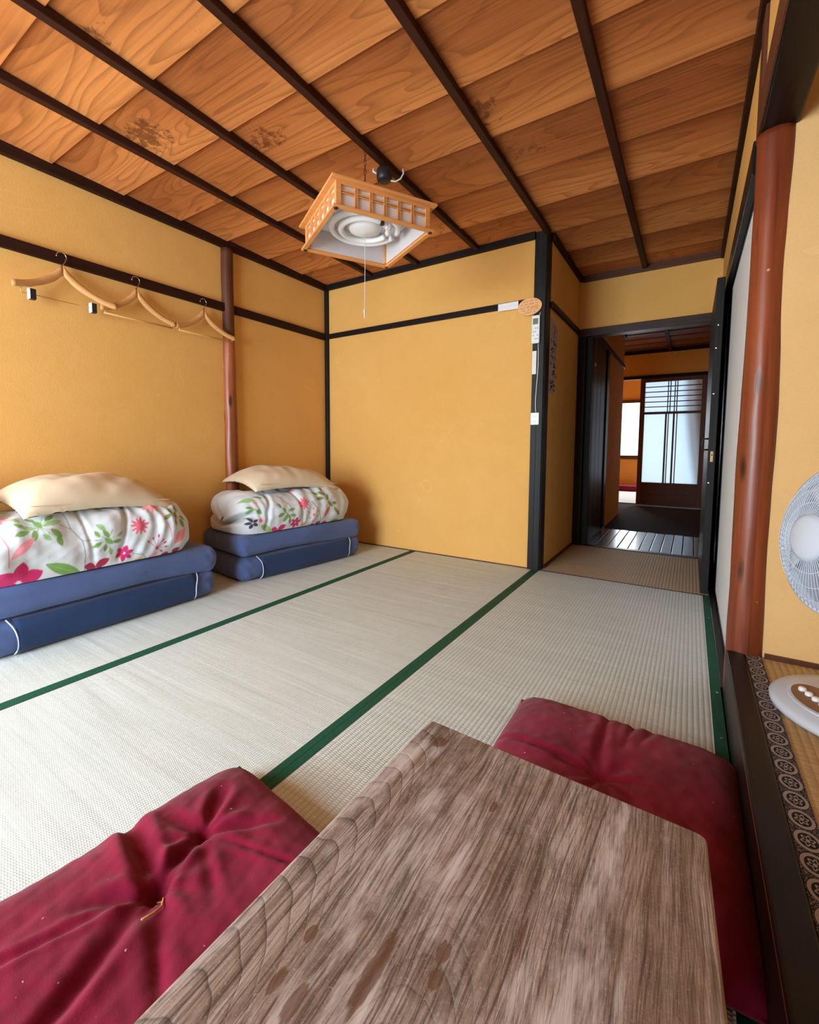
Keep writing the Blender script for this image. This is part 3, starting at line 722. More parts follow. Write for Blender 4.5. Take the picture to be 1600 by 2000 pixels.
# ------------------------------------------------------------------ glass lattice door in the far wall
d3 = empty('door_3', (-0.2, 7.15, 0), 'brown wooden lattice door with frosted glass at the hallway end', 'sliding door', kind='structure')
GX0, GX1 = -0.615, 0.165
box('stile', 'brown_wood', GX0, GX0+.06, 7.09, 7.12, 0.0, 1.742, d3, 0.003)
box('stile', 'brown_wood', GX1-.07, GX1, 7.09, 7.12, 0.0, 1.742, d3, 0.003)
for z0, z1 in ((0.0, .045), (0.28, 0.315), (1.253, 1.285), (1.69, 1.742)):
    box('rail', 'brown_wood_x', GX0+.06, GX1-.07, 7.09, 7.12, z0, z1, d3, 0.003)
box('kick_panel', 'brown_wood_x', GX0+.06, GX1-.07, 7.098, 7.112, 0.045, 0.28, d3)
for i in range(5):
    z = 1.285 + (i+1)*(1.69-1.285)/6.0
    box('lattice_bar', 'brown_wood_x', GX0+.06, GX1-.07, 7.093, 7.104, z-.006, z+.006, d3)
for xb in (-.283, -.255, -.205, -.178):
    box('lattice_bar', 'brown_wood', xb-.006, xb+.006, 7.091, 7.103, 1.285, 1.69, d3)
for xb, w in ((-.296, .011), (-.268, .006), (-.205, .011), (-.170, .006)):
    box('glazing_bar', 'brown_wood', xb-w, xb+w, 7.092, 7.106, 0.315, 1.253, d3)
box('pane', 'frosted_glass', GX0+.055, GX1-.065, 7.106, 7.110, 0.31, 1.258, d3)['label'] = 'pale blue frosted glass pane'
box('pane', 'frosted_glass', GX0+.055, GX1-.065, 7.106, 7.110, 1.28, 1.695, d3)['label'] = 'upper frosted pane behind the fine bars'
# curtain hanging behind the right part of the glass: its shade shows through
bb = B(); nu, nv = 40, 14
Pc = np.zeros((nu, nv, 3))
for i in range(nu):
    for j in range(nv):
        tz = j/(nv-1); z = 1.75-1.45*tz; xl = -0.075+0.19*max(0, tz-.15)**1.6
        x = xl+(0.34-xl)*i/(nu-1)
        Pc[i, j] = (x, 7.30+0.02*math.sin(i*0.9+j*.1), z)
bb.grid(Pc)
cu = bb.build('curtain', 'carpet', None, True); cu.modifiers.new('t', 'SOLIDIFY').thickness = 0.004
tag(cu, 'dark curtain drawn aside behind the frosted glass door', 'curtain')
# red cushion in the far room
Vq, Fq = rbox_grid((0.27, 0.22, 0.05), 0.045, (10, 10, 4))
bb = B(); bb.add(Vq+np.array([-0.98, 9.22, 0.052]), Fq)
o = bb.build('far_cushion', 'cushion_red', None, True); weld(o)
tag(o, 'red floor cushion below the small bright window of the far room', 'cushion')
# sprinkler / nail heads as in the photo: small white hook on the far lintel wall
bb = B(); bb.lathe([(0.012, 0), (0.012, .006), (0.006, .02), (0, .024)], 12, (-0.22, 7.149, 2.075), Matrix.Rotation(PI/2, 3, 'X'))
tag(bb.build('wall_button', 'white_plastic'), 'tiny white knob high on the orange wall over the glass door', 'knob')
for zz in (1.60, 1.70):
    pass

# ------------------------------------------------------------------ notes, remote and outlet on the black pillar
yS = YB-.0145
def strokes(parent, pts_list, mat, y, w=0.0014, name='writing', axis='y'):
    bb = B()
    for pts in pts_list:
        for (a0, b0), (a1, b1) in zip(pts[:-1], pts[1:]):
            dx, dz = a1-a0, b1-b0; L = math.hypot(dx, dz) or 1e-6
            nx, nz = -dz/L*w/2, dx/L*w/2
            q = [(a0+nx, b0+nz), (a0-nx, b0-nz), (a1-nx, b1-nz), (a1+nx, b1+nz)]
            if axis == 'y': bb.add([(a, y, z) for a, z in q], [(0,1,2,3)])
            else: bb.add([(y, a, z) for a, z in q], [(0,1,2,3)])
    return bb.build(name, mat, parent)
def scribble(x0, z0, width, hgt, n, rnd, slope=0.0):
    """one handwritten word"""
    pts = []; x = x0
    for i in range(n*3):
        pts.append((x, z0 + (x-x0)*slope + hgt*(rnd.random()*0.9))); x += width/(n*3)
    return pts
lab = empty('label_strip', (-1.04, YB-.021, 1.703), 'long white paper label stuck on the back wall rail', 'paper label')
B().hexa([(-1.108, yS-.009, 1.706), (-0.972, yS-.009, 1.703), (-0.972, yS-.0075, 1.703), (-1.108, yS-.0075, 1.706), (-1.108, yS-.009, 1.752), (-0.972, yS-.009, 1.752), (-0.972, yS-.0075, 1.752), (-1.108, yS-.0075, 1.752)]).build('paper', 'white_paper', lab)
_r1 = random.Random(4)
strokes(lab, [scribble(-1.095+i*.03, 1.724, .022, .008, 3, _r1) for i in range(4)], 'grey_print', yS-.0095, .0010)
# oval wooden sign, handwriting in five lines
sg = empty('oval_sign', (-0.897, yS-.002, 1.645), 'oval orange wooden sign with brown handwriting on the black pillar', 'sign')
bb = B(); n_ = 48; fr_ = []; bk_ = []
for i in range(n_):
    a = 2*PI*i/n_; ex, ez = 0.079*math.cos(a), 0.054*math.sin(a)
    tl = 0.20
    fr_.append((-0.897+ex*math.cos(tl)-ez*math.sin(tl)*.6, yS-.014, 1.703+ez+ex*math.sin(tl)*.35)); bk_.append((fr_[-1][0], yS-.004, fr_[-1][2]))
bb.add(fr_+bk_, [tuple(range(n_)), tuple(reversed(range(n_, 2*n_)))]+[(i, (i+1) % n_, n_+(i+1) % n_, n_+i) for i in range(n_)])
bb.build('board', 'sign_wood', sg, bevel=0.002)
_r2 = random.Random(11)
rows = [(1.732, [(-.940, .034, 4), (-.894, .026, 3), (-.860, .018, 3)]), (1.714, [(-.957, .020, 3), (-.928, .020, 3), (-.900, .036, 5), (-.858, .018, 2)]),
        (1.696, [(-.960, .036, 5), (-.915, .018, 3), (-.890, .052, 5)]), (1.678, [(-.950, .030, 3), (-.910, .014, 2), (-.888, .014, 2), (-.868, .032, 4)]), (1.662, [(-.930, .050, 6), (-.872, .014, 2)])]
pl = []
for z, ws in rows:
    for (x, w, n) in ws: pl.append(scribble(x, z+(x+.9)*.07, w, .0095, n, _r2, .07))
strokes(sg, pl, 'ink_brown', yS-.0145, .0017)
strokes(sg, [[(-.890, 1.693), (-.838, 1.697)]], 'ink_brown', yS-.0145, .0020, 'underline')
# air-conditioner remote in a wall holder
rm = empty('remote_control', (-0.853, yS, 1.466), 'white air conditioner remote hung on the black pillar below the oval sign', 'remote control')
box('body', 'white_plastic', -0.879, -0.829, yS-.020, yS-.001, 1.468, 1.642, rm, 0.005)
box('screen', 'lcd', -0.871, -0.838, yS-.0212, yS-.0198, 1.585, 1.622, rm)['label'] = 'grey-green display'
for i in range(3):
    for j in range(4):
        box('button', 'grey_print' if (i+j) % 3 else 'white_plastic', -0.870+i*.0125, -0.862+i*.0125, yS-.0212, yS-.0198, 1.565-j*.022-.008, 1.565-j*.022, rm)
lb2 = empty('label_strip', (-0.861, yS, 1.275), 'narrow upright white paper label below the remote on the pillar', 'paper label')
box('paper', 'white_paper', -0.875, -0.849, yS-.0012, yS+.0003, 1.277, 1.423, lb2)
strokes(lb2, [[(-.862, 1.40), (-.862, 1.375)], [(-.866, 1.36), (-.858, 1.36)], [(-.863, 1.345), (-.863, 1.33)]], 'grey_print', yS-.0014, .0016)
ou = empty('wall_outlet', (-0.846, yS, 0.95), 'white double power outlet on the black pillar', 'outlet')
box('plate', 'white_plastic', -0.874, -0.820, yS-.012, yS+.001, 0.953, 1.031, ou, 0.004)
for z in (0.975, 1.009):
    for dx in (-.006, .006): box('slot', 'grey_print', -0.847+dx-.0011, -0.847+dx+.0011, yS-.0126, yS-.0118, z-.006, z+.006, ou)
cb = B(); pts = [(-.838, 1.466), (-.836, 1.40), (-.8355, 1.33), (-.838, 1.26), (-.843, 1.18), (-.8465, 1.11), (-.845, 1.06), (-.842, 1.031)]
cb.tube([(x, yS-.004, z) for x, z in pts], 0.0028, 6)
tag(cb.build('power_cable', 'cable_white', None, True), 'thin white cable running from remote down to outlet on the pillar', 'cable')
cb = B(); cb.tube([(-.832, yS-.003, 1.66), (-.8315, yS-.003, 1.642)], .002, 6)
tag(cb.build('remote_hanger', 'cable_white', None, True), 'short white loop above the remote', 'cord')
# poster on the nook wall
po = empty('poster', (XN, 3.1, 1.16), 'tall weathered paper poster with dark brush lettering on the nook wall', 'poster')
bb = B(); xs = XN+.0015
bb.hexa([(XN, 3.01, 1.17), (xs, 3.01, 1.17), (xs, 3.15, 1.17), (XN, 3.15, 1.17), (XN, 3.01, 1.655), (xs, 3.01, 1.655), (xs, 3.215, 1.63), (XN, 3.215, 1.63)])
bb.build('paper', 'poster_paper', po)
_r3 = random.Random(5)
pl = []
for zc, hh in ((1.30, .05), (1.24, .04), (1.20, .03), (1.36, .03), (1.40, .03), (1.45, .04), (1.50, .04)):
    for q in range(4):
        a = 3.03+_r3.random()*.11; pl.append([(a, zc-hh/2+_r3.random()*hh), (a+.02+_r3.random()*.05, zc-hh/2+_r3.random()*hh)])
strokes(po, pl, 'ink', xs+.0006, .009, 'lettering', 'x')
strokes(po, [[(3.09, 1.61), (3.16, 1.59), (3.10, 1.56), (3.15, 1.54)], [(3.12, 1.62), (3.12, 1.53)]], 'ink_red', xs+.0006, .007, 'emblem', 'x')

# ------------------------------------------------------------------ hanging lamp
LZ = 1.743
lp = empty('pendant_lamp', (-1.282, 1.681, LZ), 'square wooden lattice pendant lamp with white paper sides', 'lamp', rot=(0.0, 0.006, 1.059))
S, T, Hh = 0.4605, 0.477, 0.116
h2 = S/2; t2 = T/2; ps = 0.215       # half side of the paper box
def ringbars(name, half, w, z0, z1):
    for (a, b_, c, d) in ((-half, half, -half, -half+w), (-half, half, half-w, half), (-half, -half+w, -half+w, half-w), (half-w, half, -half+w, half-w)):
        box(name, 'lamp_wood', a, b_, c, d, z0, z1, lp, 0.0015, True)
ringbars('bottom_rail', h2, 0.021, 0.0, 0.010)
ringbars('top_rail', t2, 0.026, Hh-.010, Hh)
for sx in (-1, 1):
    for sy in (-1, 1):
        x0, y0 = sx*ps, sy*ps
        box('corner_post', 'lamp_wood', min(x0, x0-sx*.022), max(x0, x0-sx*.022), min(y0, y0-sy*.022), max(y0, y0-sy*.022), 0.010, Hh-.010, lp, 0.001, True)
        B().lathe([(0.0085, -0.004), (0.0085, 0.0005)], 14, (sx*(h2-.015), sy*(h2-.015), 0)).build('screw_cap', 'black_plastic', lp, local=True)
for s_ in range(4):
    R4 = Matrix.Rotation(s_*PI/2, 3, 'Z')
    def rb(name, mat, x0, x1, y0, y1, z0, z1):
        b_ = B().box(x0, x1, y0, y1, z0, z1); b_.v = [tuple(R4 @ Vector(p)) for p in b_.v]; return b_.build(name, mat, lp, local=True)
    rb('paper_panel', 'shade_paper', -ps+.02, ps-.02, -ps+.010, -ps+.012, 0.010, Hh-.010)
    rb('side_rail', 'lamp_wood', -ps+.022, ps-.022, -ps, -ps+.010, 0.010, 0.018)
    rb('side_rail', 'lamp_wood', -ps+.022, ps-.022, -ps, -ps+.010, Hh-.020, Hh-.010)
    for i in range(1, 6):
        xc = -ps+.022 + i*(2*ps-.044)/6
        for dx in (-.0042, .0042):
            rb('lattice_bar', 'lamp_wood', xc+dx-.0024, xc+dx+.0024, -ps+.001, -ps+.008, 0.018, Hh-.020)
    for zc in (0.066, 0.0745):
        rb('lattice_bar', 'lamp_wood', -ps+.022, ps-.022, -ps+.002, -ps+.009, zc-.0020, zc+.0020)
# inside: white reflector dish, two ring tubes, centre cap
B().box(-ps+.013, ps-.013, -ps+.013, ps-.013, Hh-.012, Hh-.006).build('top_plate', 'lamp_white', lp, local=True)
B().lathe([(0.0, 0.076), (0.10, 0.074), (0.165, 0.085), (0.185, 0.103)], 48).build('reflector', 'lamp_white', lp, True, local=True)
for R_, z_, r_ in ((0.150, 0.058, 0.0135), (0.108, 0.052, 0.0135)):
    bb = B(); bb.tube([(R_*math.cos(a), R_*math.sin(a), z_) for a in np.linspace(0.15, 2*PI-.15, 56)], r_, 10)
    bb.build('ring_tube', 'lamp_white', lp, True, local=True)
B().lathe([(0.0, 0.036), (0.045, 0.039), (0.070, 0.050), (0.078, 0.074)], 40).build('centre_cap', 'lamp_white', lp, True, local=True)
for a in (0.4, 2.5, 4.6):
    B().tube([(0.085*math.cos(a), 0.085*math.sin(a), 0.074), (0.165*math.cos(a), 0.165*math.sin(a), 0.060)], 0.0035, 6).build('tube_clip', 'chrome', lp, True, local=True)
for a in (5.0, 5.35):
    B().box(0.118*math.cos(a)-.008, 0.118*math.cos(a)+.008, 0.118*math.sin(a)-.008, 0.118*math.sin(a)+.008, 0.034, 0.062).build('tube_socket', 'black_plastic' if a < 5.2 else 'lamp_white', lp, local=True)
B().tube([(0, 0, 0.04), (0.0015, 0, -.1), (0, 0, -.30)], 0.0012, 6).build('pull_cord', 'cable_white', lp, True, local=True)
B().lathe([(0.0, -.345), (0.0020, -.335), (0.0035, -.315), (0.0045, -.302), (0.0, -.298)], 10).build('cord_knob', 'cable_white', lp, True, local=True)
ch = B()
for i in range(13):
    z = Hh + 0.012 + i*0.0215; a = (i % 2)*PI/2
    ring_ = [(0.0045*math.cos(q)*math.cos(a), 0.0045*math.cos(q)*math.sin(a), z+0.0125*math.sin(q)) for q in np.linspace(0, 2*PI, 11)]
    ch.tube(ring_, 0.0013, 5, False)
ch.build('chain', 'chain_dark', lp, True, local=True)
so = empty('ceiling_socket', (-1.275, 1.825, 2.072), 'round black ceiling socket on the batten above the pendant lamp', 'ceiling socket')
bb = B(); bb.lathe([(0.0, 2.070), (0.026, 2.070), (0.034, 2.076), (0.037, 2.092), (0.037, 2.118), (0.030, 2.131), (0.0, 2.131)], 28, (-1.275, 1.825, 0)); bb.build('body', 'black_plastic', so, True)
bb = B(); bb.tube([(-1.25, 1.84, 2.075), (-1.228, 1.85, 2.068), (-1.205, 1.86, 2.078), (-1.192, 1.865, 2.100), (-1.195, 1.865, 2.122)], 0.0035, 8); bb.build('wire', 'cable_white', so, True)
bb = B(); bb.tube([(-1.305, 1.81, 2.108), (-1.322, 1.80, 2.120), (-1.318, 1.80, 2.131)], 0.0045, 8); bb.build('wire', 'cable_white', so, True)

# ------------------------------------------------------------------ clothes hangers on the left rail
def hanger(yc, zn, label, kind, half=0.215, drop=0.148, lean=0.0):
    X0 = XL + 0.040
    h = empty('clothes_hanger', (X0, yc, zn-drop-.02), label, 'clothes hanger', 'wooden hangers on the left rail')
    for s_ in (-1, 1):
        secs = []
        for i in range(15):
            u = i/14
            yy = s_*half*u
            zz = zn - 0.012 - (drop-0.020)*(0.25*u + 0.75*(1-(1-u)**1.9)) + 0.010*math.exp(-(u/.10)**2)
            wd = 0.046 - 0.020*min(1, u*1.9) + 0.004*math.sin(u*PI); th = 0.0075 + 0.002*math.sin(u*PI)
            xx = X0 + 0.030*u**1.6 + lean*u
            secs.append([(xx-th, yc+yy, zz-wd*.5), (xx-th*.2, yc+yy, zz-wd*.62), (xx+th, yc+yy, zz-wd*.5), (xx+th*1.15, yc+yy, zz), (xx+th*.6, yc+yy, zz+wd*.42), (xx-th*.2, yc+yy, zz+wd*.55), (xx-th, yc+yy, zz+wd*.3)])
        bb = B(); bb.grid(np.array(secs), close_v=True); n = 7
        bb.f.append(tuple(range(n))); bb.f.append(tuple(range(14*n, 15*n)))
        bb.build('shoulder_arm', 'hanger_wood', h, True)
    # hook: stem then open loop in the hanger's own plane
    c = Vector((0, 0.0, zn+.062)); R_ = 0.021
    pts = [(X0, yc, zn+.005), (X0, yc+.003, zn+.022), (X0-.002, yc+.014, zn+.040)]
    for a in np.linspace(-0.75, 3.35, 18):
        pts.append((X0-.006, yc+R_*math.cos(a), zn+.060+R_*math.sin(a)))
    B().tube(pts, 0.0021, 8).build('hook', 'chrome', h, True)
    zb = zn-drop-.016
    if kind == 'clip':
        a, b_ = yc-half*.66, yc+half*.62
        B().tube([(X0+.012, a-.03, zb+.035), (X0+.012, a-.03, zb+.004), (X0+.012, a-.024, zb), (X0+.012, b_, zb)], 0.0018, 6).build('clip_bar', 'brass', h, True)
        for yy in (a+.012, b_-.012):
            cl = box('clip', 'black_plastic', X0-.002, X0+.026, yy-.012, yy+.012, zb-.024, zb+.024, h, 0.003)
            box('clip_edge', 'white_plastic', X0-.001, X0+.027, yy-.0155, yy-.0118, zb-.024, zb+.024, cl)
    else:
        a, b_ = yc-half*.88, yc+half*.90
        for yy in (a, b_):
            B().tube([(X0+.024, yy, zb+.034), (X0+.024, yy, zb-.004)], 0.0022, 6).build('bar_hook', 'brass', h, True)
        B().tube([(X0+.022, a-.006, zb), (X0+.022, b_+.006, zb)], 0.0048, 10).build('trouser_bar', 'hanger_wood', h, True)
    return h
hanger(0.985, 1.672, 'wooden hanger with two black trouser clips, nearest the left edge', 'clip', 0.218, 0.142, 0.024)
hanger(1.335, 1.664, 'wooden hanger with a trouser bar, middle one on the left rail', 'bar', 0.200, 0.145)
hanger(1.745, 1.655, 'wooden hanger with a trouser bar, beside the red log post', 'bar', 0.205, 0.138)

# ------------------------------------------------------------------ folded mattresses
def slab(name, mat, c, h, r, n, parent, seed, amp=0.006, sc=9.0, warp=None):
    Vq, Fq = rbox_grid(h, r, n)
    P = Vq + np.array(c)
    d = snoise(P, sc, seed, 3)
    nrm = Vq/np.array(h); nrm /= np.linalg.norm(nrm, axis=1, keepdims=True)
    P = P + nrm*(d*amp)[:, None]
    if warp is not None: P = warp(P, Vq/np.array(h))
    bb = B(); bb.add(P, Fq); o = bb.build(name, mat, parent, True); weld(o); return o
def gather(y0, y1, amp, k_):
    """ruched cloth near the ends of a slab front"""
    def f(P, q):
        w = np.clip((np.abs(q[:, 1])-0.78)/0.2, 0, 1)*np.clip(q[:, 0]+.2, 0, 1)
        P = P.copy(); P[:, 0] += w*amp*(np.sin(P[:, 2]*k_+P[:, 1]*90)+.6*np.sin(P[:, 2]*k_*1.9-P[:, 1]*60)); P[:, 1] += np.sign(q[:, 1])*np.clip(np.abs(q[:, 1])-.9, 0, 1)*10*amp*.6*np.sin(P[:, 0]*70+P[:, 2]*40); return P
    return f
def mattress(c, ly, lx, label, seed, rz, up_dx=0.0, sag=0.0, up_len=0.0):
    # c = centre of footprint; front face towards +X
    t = empty('folded_mattress', (c[0], c[1], 0), label, 'mattress', 'folded mattresses', rot=(0, 0, rz))
    hx, hy = lx/2, ly/2
    low = 0.148; up = 0.128
    def w_low(P, q):
        P = gather(0, 0, .0045, 75)(P, q)
        P[:, 2] = np.maximum(P[:, 2], 0.001); return P
    def w_up(P, q):
        P = gather(0, 0, .003, 60)(P, q)
        e = np.clip(q[:, 0], 0, 1)
        P[:, 2] += 0.010*np.sin(P[:, 1]*6+seed)*e*(q[:, 2] < 0) + sag*(q[:, 1])*e
        return P
    def loc(o): return o
    Z = t
    WLOC[t.name] = Vector((0, 0, 0))
    slab('lower_fold', 'sheet_blue', (0, 0, low/2+.001), (hx, hy, low/2), 0.060, (26, 90, 18), t, seed, 0.006, 9, w_low)
    slab('upper_fold', 'sheet_blue', (up_dx, 0.002, low+up/2), (hx+.004, hy+up_len, up/2), 0.052, (26, 90, 18), t, seed+5, 0.009, 7, w_up)
    # navy panel sewn on the front of the lower fold, white piping at its ends
    ya, yb = -hy+.135, hy-.135
    Pn = np.zeros((40, 12, 3))
    for i in range(40):
        for j in range(12):
            z = 0.006+(low-.012)*j/11; y_ = ya+(yb-ya)*i/39
            edge = max(0, abs(z-low/2)/(low/2)-.25)/.75
            Pn[i, j] = (hx+.0065-0.040*edge**2.6+.003*math.sin(y_*13+seed)*math.sin(z*30), y_, z)
    bb = B(); bb.grid(Pn); o = bb.build('front_panel', 'sheet_navy', t, True); o['label'] = 'smooth navy side panel'
    md = o.modifiers.new('t', 'SOLIDIFY'); md.thickness = 0.004; md.offset = 1
    for yy, s_ in ((ya, 1), (yb, -1)):
        pts = []
        for j in range(14):
            z = 0.004+(low-.006)*j/13; edge = max(0, abs(z-low/2)/(low/2)-.25)/.75
            pts.append((hx+.011-0.040*edge**2.6, yy+s_*0.006*math.sin(j/13*PI)-s_*.02*(j/13)**3, z))
        B().tube(pts, 0.0028, 6).build('piping', 'piping_white', t, True)
    return t
mattress((-2.385, 0.965), 1.02, 0.49, 'folded blue mattress at the left edge under the larger flowered quilt', 1, 0.0, 0.0, -.012)
mattress((-2.345, 2.165), 0.99, 0.50, 'folded blue mattress near the back corner under the smaller flowered quilt', 2, -0.13, -0.004, -.008)

# ------------------------------------------------------------------ flowered quilts
WHITE = np.array([0.66, 0.70, 0.755])
GR = (0.17, 0.34, 0.075); GRL = (0.30, 0.50, 0.20); OL = (0.20, 0.26, 0.06); MAG = (0.62, 0.008, 0.14); CRI = (0.36, 0.006, 0.055)
PK = (0.82, 0.13, 0.22); PKL = (0.86, 0.30, 0.36); NAV = (0.02, 0.03, 0.07); OCH = (0.62, 0.36, 0.09); COR = (0.75, 0.17, 0.10); STM = (0.16, 0.13, 0.11)
class Print:
    """paints flat motifs on quilt vertices; (a,b) are cloth coordinates in metres"""
    def __init__(s, a, b): s.a = a; s.b = b; s.c = np.tile(WHITE, (len(a), 1))
    def put(s, d, col, soft=0.0016):      # d signed distance (negative inside)
        m = np.clip(0.5-d/(2*soft), 0, 1)[:, None]; s.c = s.c*(1-m)+np.array(col)*m
    def ell(s, x, y, rx, ry, ang, col):
        dx, dy = s.a-x, s.b-y; ca, sa = math.cos(ang), math.sin(ang)
        u = (dx*ca+dy*sa)/rx; v = (-dx*sa+dy*ca)/ry
        s.put((np.sqrt(u*u+v*v)-1)*min(rx, ry), col)
    def leaf(s, x0, y0, x1, y1, w, col, vein=None):
        L = math.hypot(x1-x0, y1-y0); ca, sa = (x1-x0)/L, (y1-y0)/L
        u = ((s.a-x0)*ca+(s.b-y0)*sa)/L; v = -(s.a-x0)*sa+(s.b-y0)*ca
        wd = w*np.sin(np.clip(u, 0, 1)*PI)**0.8
        d = np.abs(v)-wd; d = np.where((u < 0) | (u > 1), 0.02, d); s.put(d, col)
        if vein is not None: s.put(np.where((u < .05) | (u > .95), .02, np.abs(v)-0.0007), vein)
    def stem(s, pts, w, col):
        # smooth polyline
        P = np.array(pts, float); t = np.linspace(0, len(P)-1, (len(P)-1)*6+1)
        q = np.stack([np.interp(t, range(len(P)), P[:, 0]), np.interp(t, range(len(P)), P[:, 1])], 1)
        best = np.full(len(s.a), 9.0)
        for p0, p1 in zip(q[:-1], q[1:]):
            e = p1-p0; L2 = e@e+1e-12
            h = np.clip(((s.a-p0[0])*e[0]+(s.b-p0[1])*e[1])/L2, 0, 1)
            best = np.minimum(best, np.hypot(s.a-p0[0]-h*e[0], s.b-p0[1]-h*e[1]))
        s.put(best-w, col)
    def flower(s, x, y, r, n, col, ph=0.0, thin=0.36):
        for k_ in range(n):
            a = ph+2*PI*k_/n; s.leaf(x+math.cos(a)*r*.08, y+math.sin(a)*r*.08, x+math.cos(a)*r, y+math.sin(a)*r, r*thin*.5*2*.5+r*.06, col)
    def spiky(s, x, y, r, col):
        dx, dy = s.a-x, s.b-y; a = np.arctan2(dy, dx); R_ = r*(0.72+0.22*np.sin(a*11)+.08*np.sin(a*5+1)); s.put(np.hypot(dx, dy)-R_, col)
    def sprig(s, x, y, pts, col):
        for (px, py) in pts:
            s.stem([(x, y), (px, py)], 0.0011, col); s.ell(px, py, 0.0075, 0.0045, math.atan2(py-y, px-x), col)
        s.ell(x, y, .008, .008, 0, col)
    def leaves(s, pts, col, col2, r=0.022, seed=1):
        rr = random.Random(seed); cx = sum(p[0] for p in pts)/len(pts); cy = sum(p[1] for p in pts)/len(pts)
        s.stem([(cx-.03, cy-.05), (cx, cy), (cx+.02, cy+.04)], .0011, col)
        for i, (px, py) in enumerate(pts):
            a = math.atan2(py-cy, px-cx)+rr.uniform(-.5, .5); L = r*rr.uniform(.85, 1.15)
            s.leaf(px-math.cos(a)*L, py-math.sin(a)*L, px+math.cos(a)*L, py+math.sin(a)*L, L*.46, col if i % 3 else col2)
            s.stem([(cx, cy), (px, py)], .0007, col)
    def butterfly(s, x, y, r, col):
        s.leaf(x, y, x+r*1.1, y+r*.55, r*.34, col); s.leaf(x, y, x-r*.9, y+r*.20, r*.34, col); s.leaf(x, y, x-r*.5, y-r*.45, r*.22, col); s.leaf(x, y, x+r*.5, y-r*.2, r*.2, col)

def quilt(name, label, x_back, x_front, y0, y1, z0, hgt, seed, painter, lobes, rz=0.0, pivot=(0, 0), creases=(), dent=(0, 0)):
    nu, nv = 430, 230
    u = np.linspace(0, 1, nu); t = np.linspace(0, 1, nv)
    U, T = np.meshgrid(u, t, indexing='ij')
    xc = (x_back+x_front)/2; a = (x_front-x_back)/2
    # profile: from front bottom, up the front, over the top, down the back, evenly spaced along the cloth
    e = 4.2
    tt = np.linspace(0, PI, 4000); cp = np.sign(np.cos(tt))*np.abs(np.cos(tt))**(2/e); sp = np.abs(np.sin(tt))**(2/e)
    al = np.concatenate([[0], np.cumsum(np.hypot(np.diff(cp)*a, np.diff(sp)*hgt))]); al /= al[-1]
    cxp = np.interp(T, al, cp); szp = np.interp(T, al, sp)
    s_end = 1-np.abs(2*U-1)**9; end = np.clip(s_end, 0, 1)**(1/3.2)
    # double fold: waist at mid height
    zz = szp
    front_bulge = 1 + 0.10*np.sin(np.clip(zz, 0, 1)*PI)
    waist = np.zeros_like(U)
    if lobes: waist = 0.16*np.exp(-((zz-.46)/.10)**2)*np.clip(1-U*3.2, 0, 1)
    X = xc + a*cxp*end*front_bulge*(1-waist)
    Y = y0 + (y1-y0)*(0.5+(U-.5)) 
    Y = Y + np.where(U < .5, 1, -1)*waist*0.5*0.9*(np.abs(2*U-1)**6)
    Y = Y + (np.sin(np.clip(zz, 0, 1)*PI)*0.022)*np.sign(U-.5)*np.abs(2*U-1)**5
    top = hgt*(0.90+0.10*snoise(np.stack([Y*1.0, X*1.0], -1), 5.0, seed, 2))
    Zv = z0 + top*zz*(0.35+0.65*end)
    Zv = Zv - 0.022*np.clip((dent[1]-np.abs(Y-dent[0]))/.06, 0, 1)*np.clip((.15-np.abs(X-xc))/.05, 0, 1)*(zz > .8)
    P = np.stack([X, Y, Zv], -1)
    # wrinkles: broad swell + folds running down from the top
    # normals
    du = np.gradient(P, axis=0); dv = np.gradient(P, axis=1); N = np.cross(dv, du); L = np.linalg.norm(N, axis=-1, keepdims=True); N = N/np.maximum(L, 1e-9)
    if N[nu//2, nv//2, 2] < 0: N = -N
    sw = snoise(np.stack([Y, T*0.9], -1), 9.0, seed+1, 3)
    fold = np.sin(Y*46 + 6*snoise(np.stack([Y, T], -1), 6.0, seed+3, 2))*np.exp(-((zz-.95)/.5)**2)
    fine = snoise(np.stack([Y*1.0, T*0.8], -1), 34.0, seed+2, 3)
    amp = np.clip(zz*6, 0, 1)
    rad = np.sin(Y*95+T*40+9*snoise(np.stack([Y, T], -1), 7.0, seed+5, 2))*np.clip(snoise(np.stack([Y, T], -1), 8.0, seed+6, 2)+.15, 0, 1)
    disp = (0.014*sw + 0.0045*fold + 0.0045*fine + 0.0035*rad)*amp
    for (yc, w, dpt, slant) in creases:
        disp = disp - dpt*np.exp(-((Y-yc-slant*(zz-.5)*.1)/w)**2)*amp*np.clip(1.2-np.abs(T-.35)*1.4, 0, 1)
    P = P + N*disp[..., None]
    # cloth coordinates: along Y, and arc length up from the front bottom edge
    mid = P[nu//2]; arc = np.concatenate([[0], np.cumsum(np.linalg.norm(np.diff(mid, axis=0), axis=1))])
    Bc = np.tile(arc, (nu, 1)) + z0
    pr = Print(Y.ravel(), Bc.ravel()); painter(pr)
    if rz:
        c, s_ = math.cos(rz), math.sin(rz); X0 = P[..., 0]-pivot[0]; Y0 = P[..., 1]-pivot[1]
        P[..., 0] = pivot[0]+c*X0-s_*Y0; P[..., 1] = pivot[1]+s_*X0+c*Y0
    bb = B(); bb.grid(P)
    # flat underside closes the shell
    n0 = 0
    o = bb.build(name, 'floral_print', None, True, colors=pr.c)
    tag(o, label, 'quilt', 'flowered quilts')
    return o

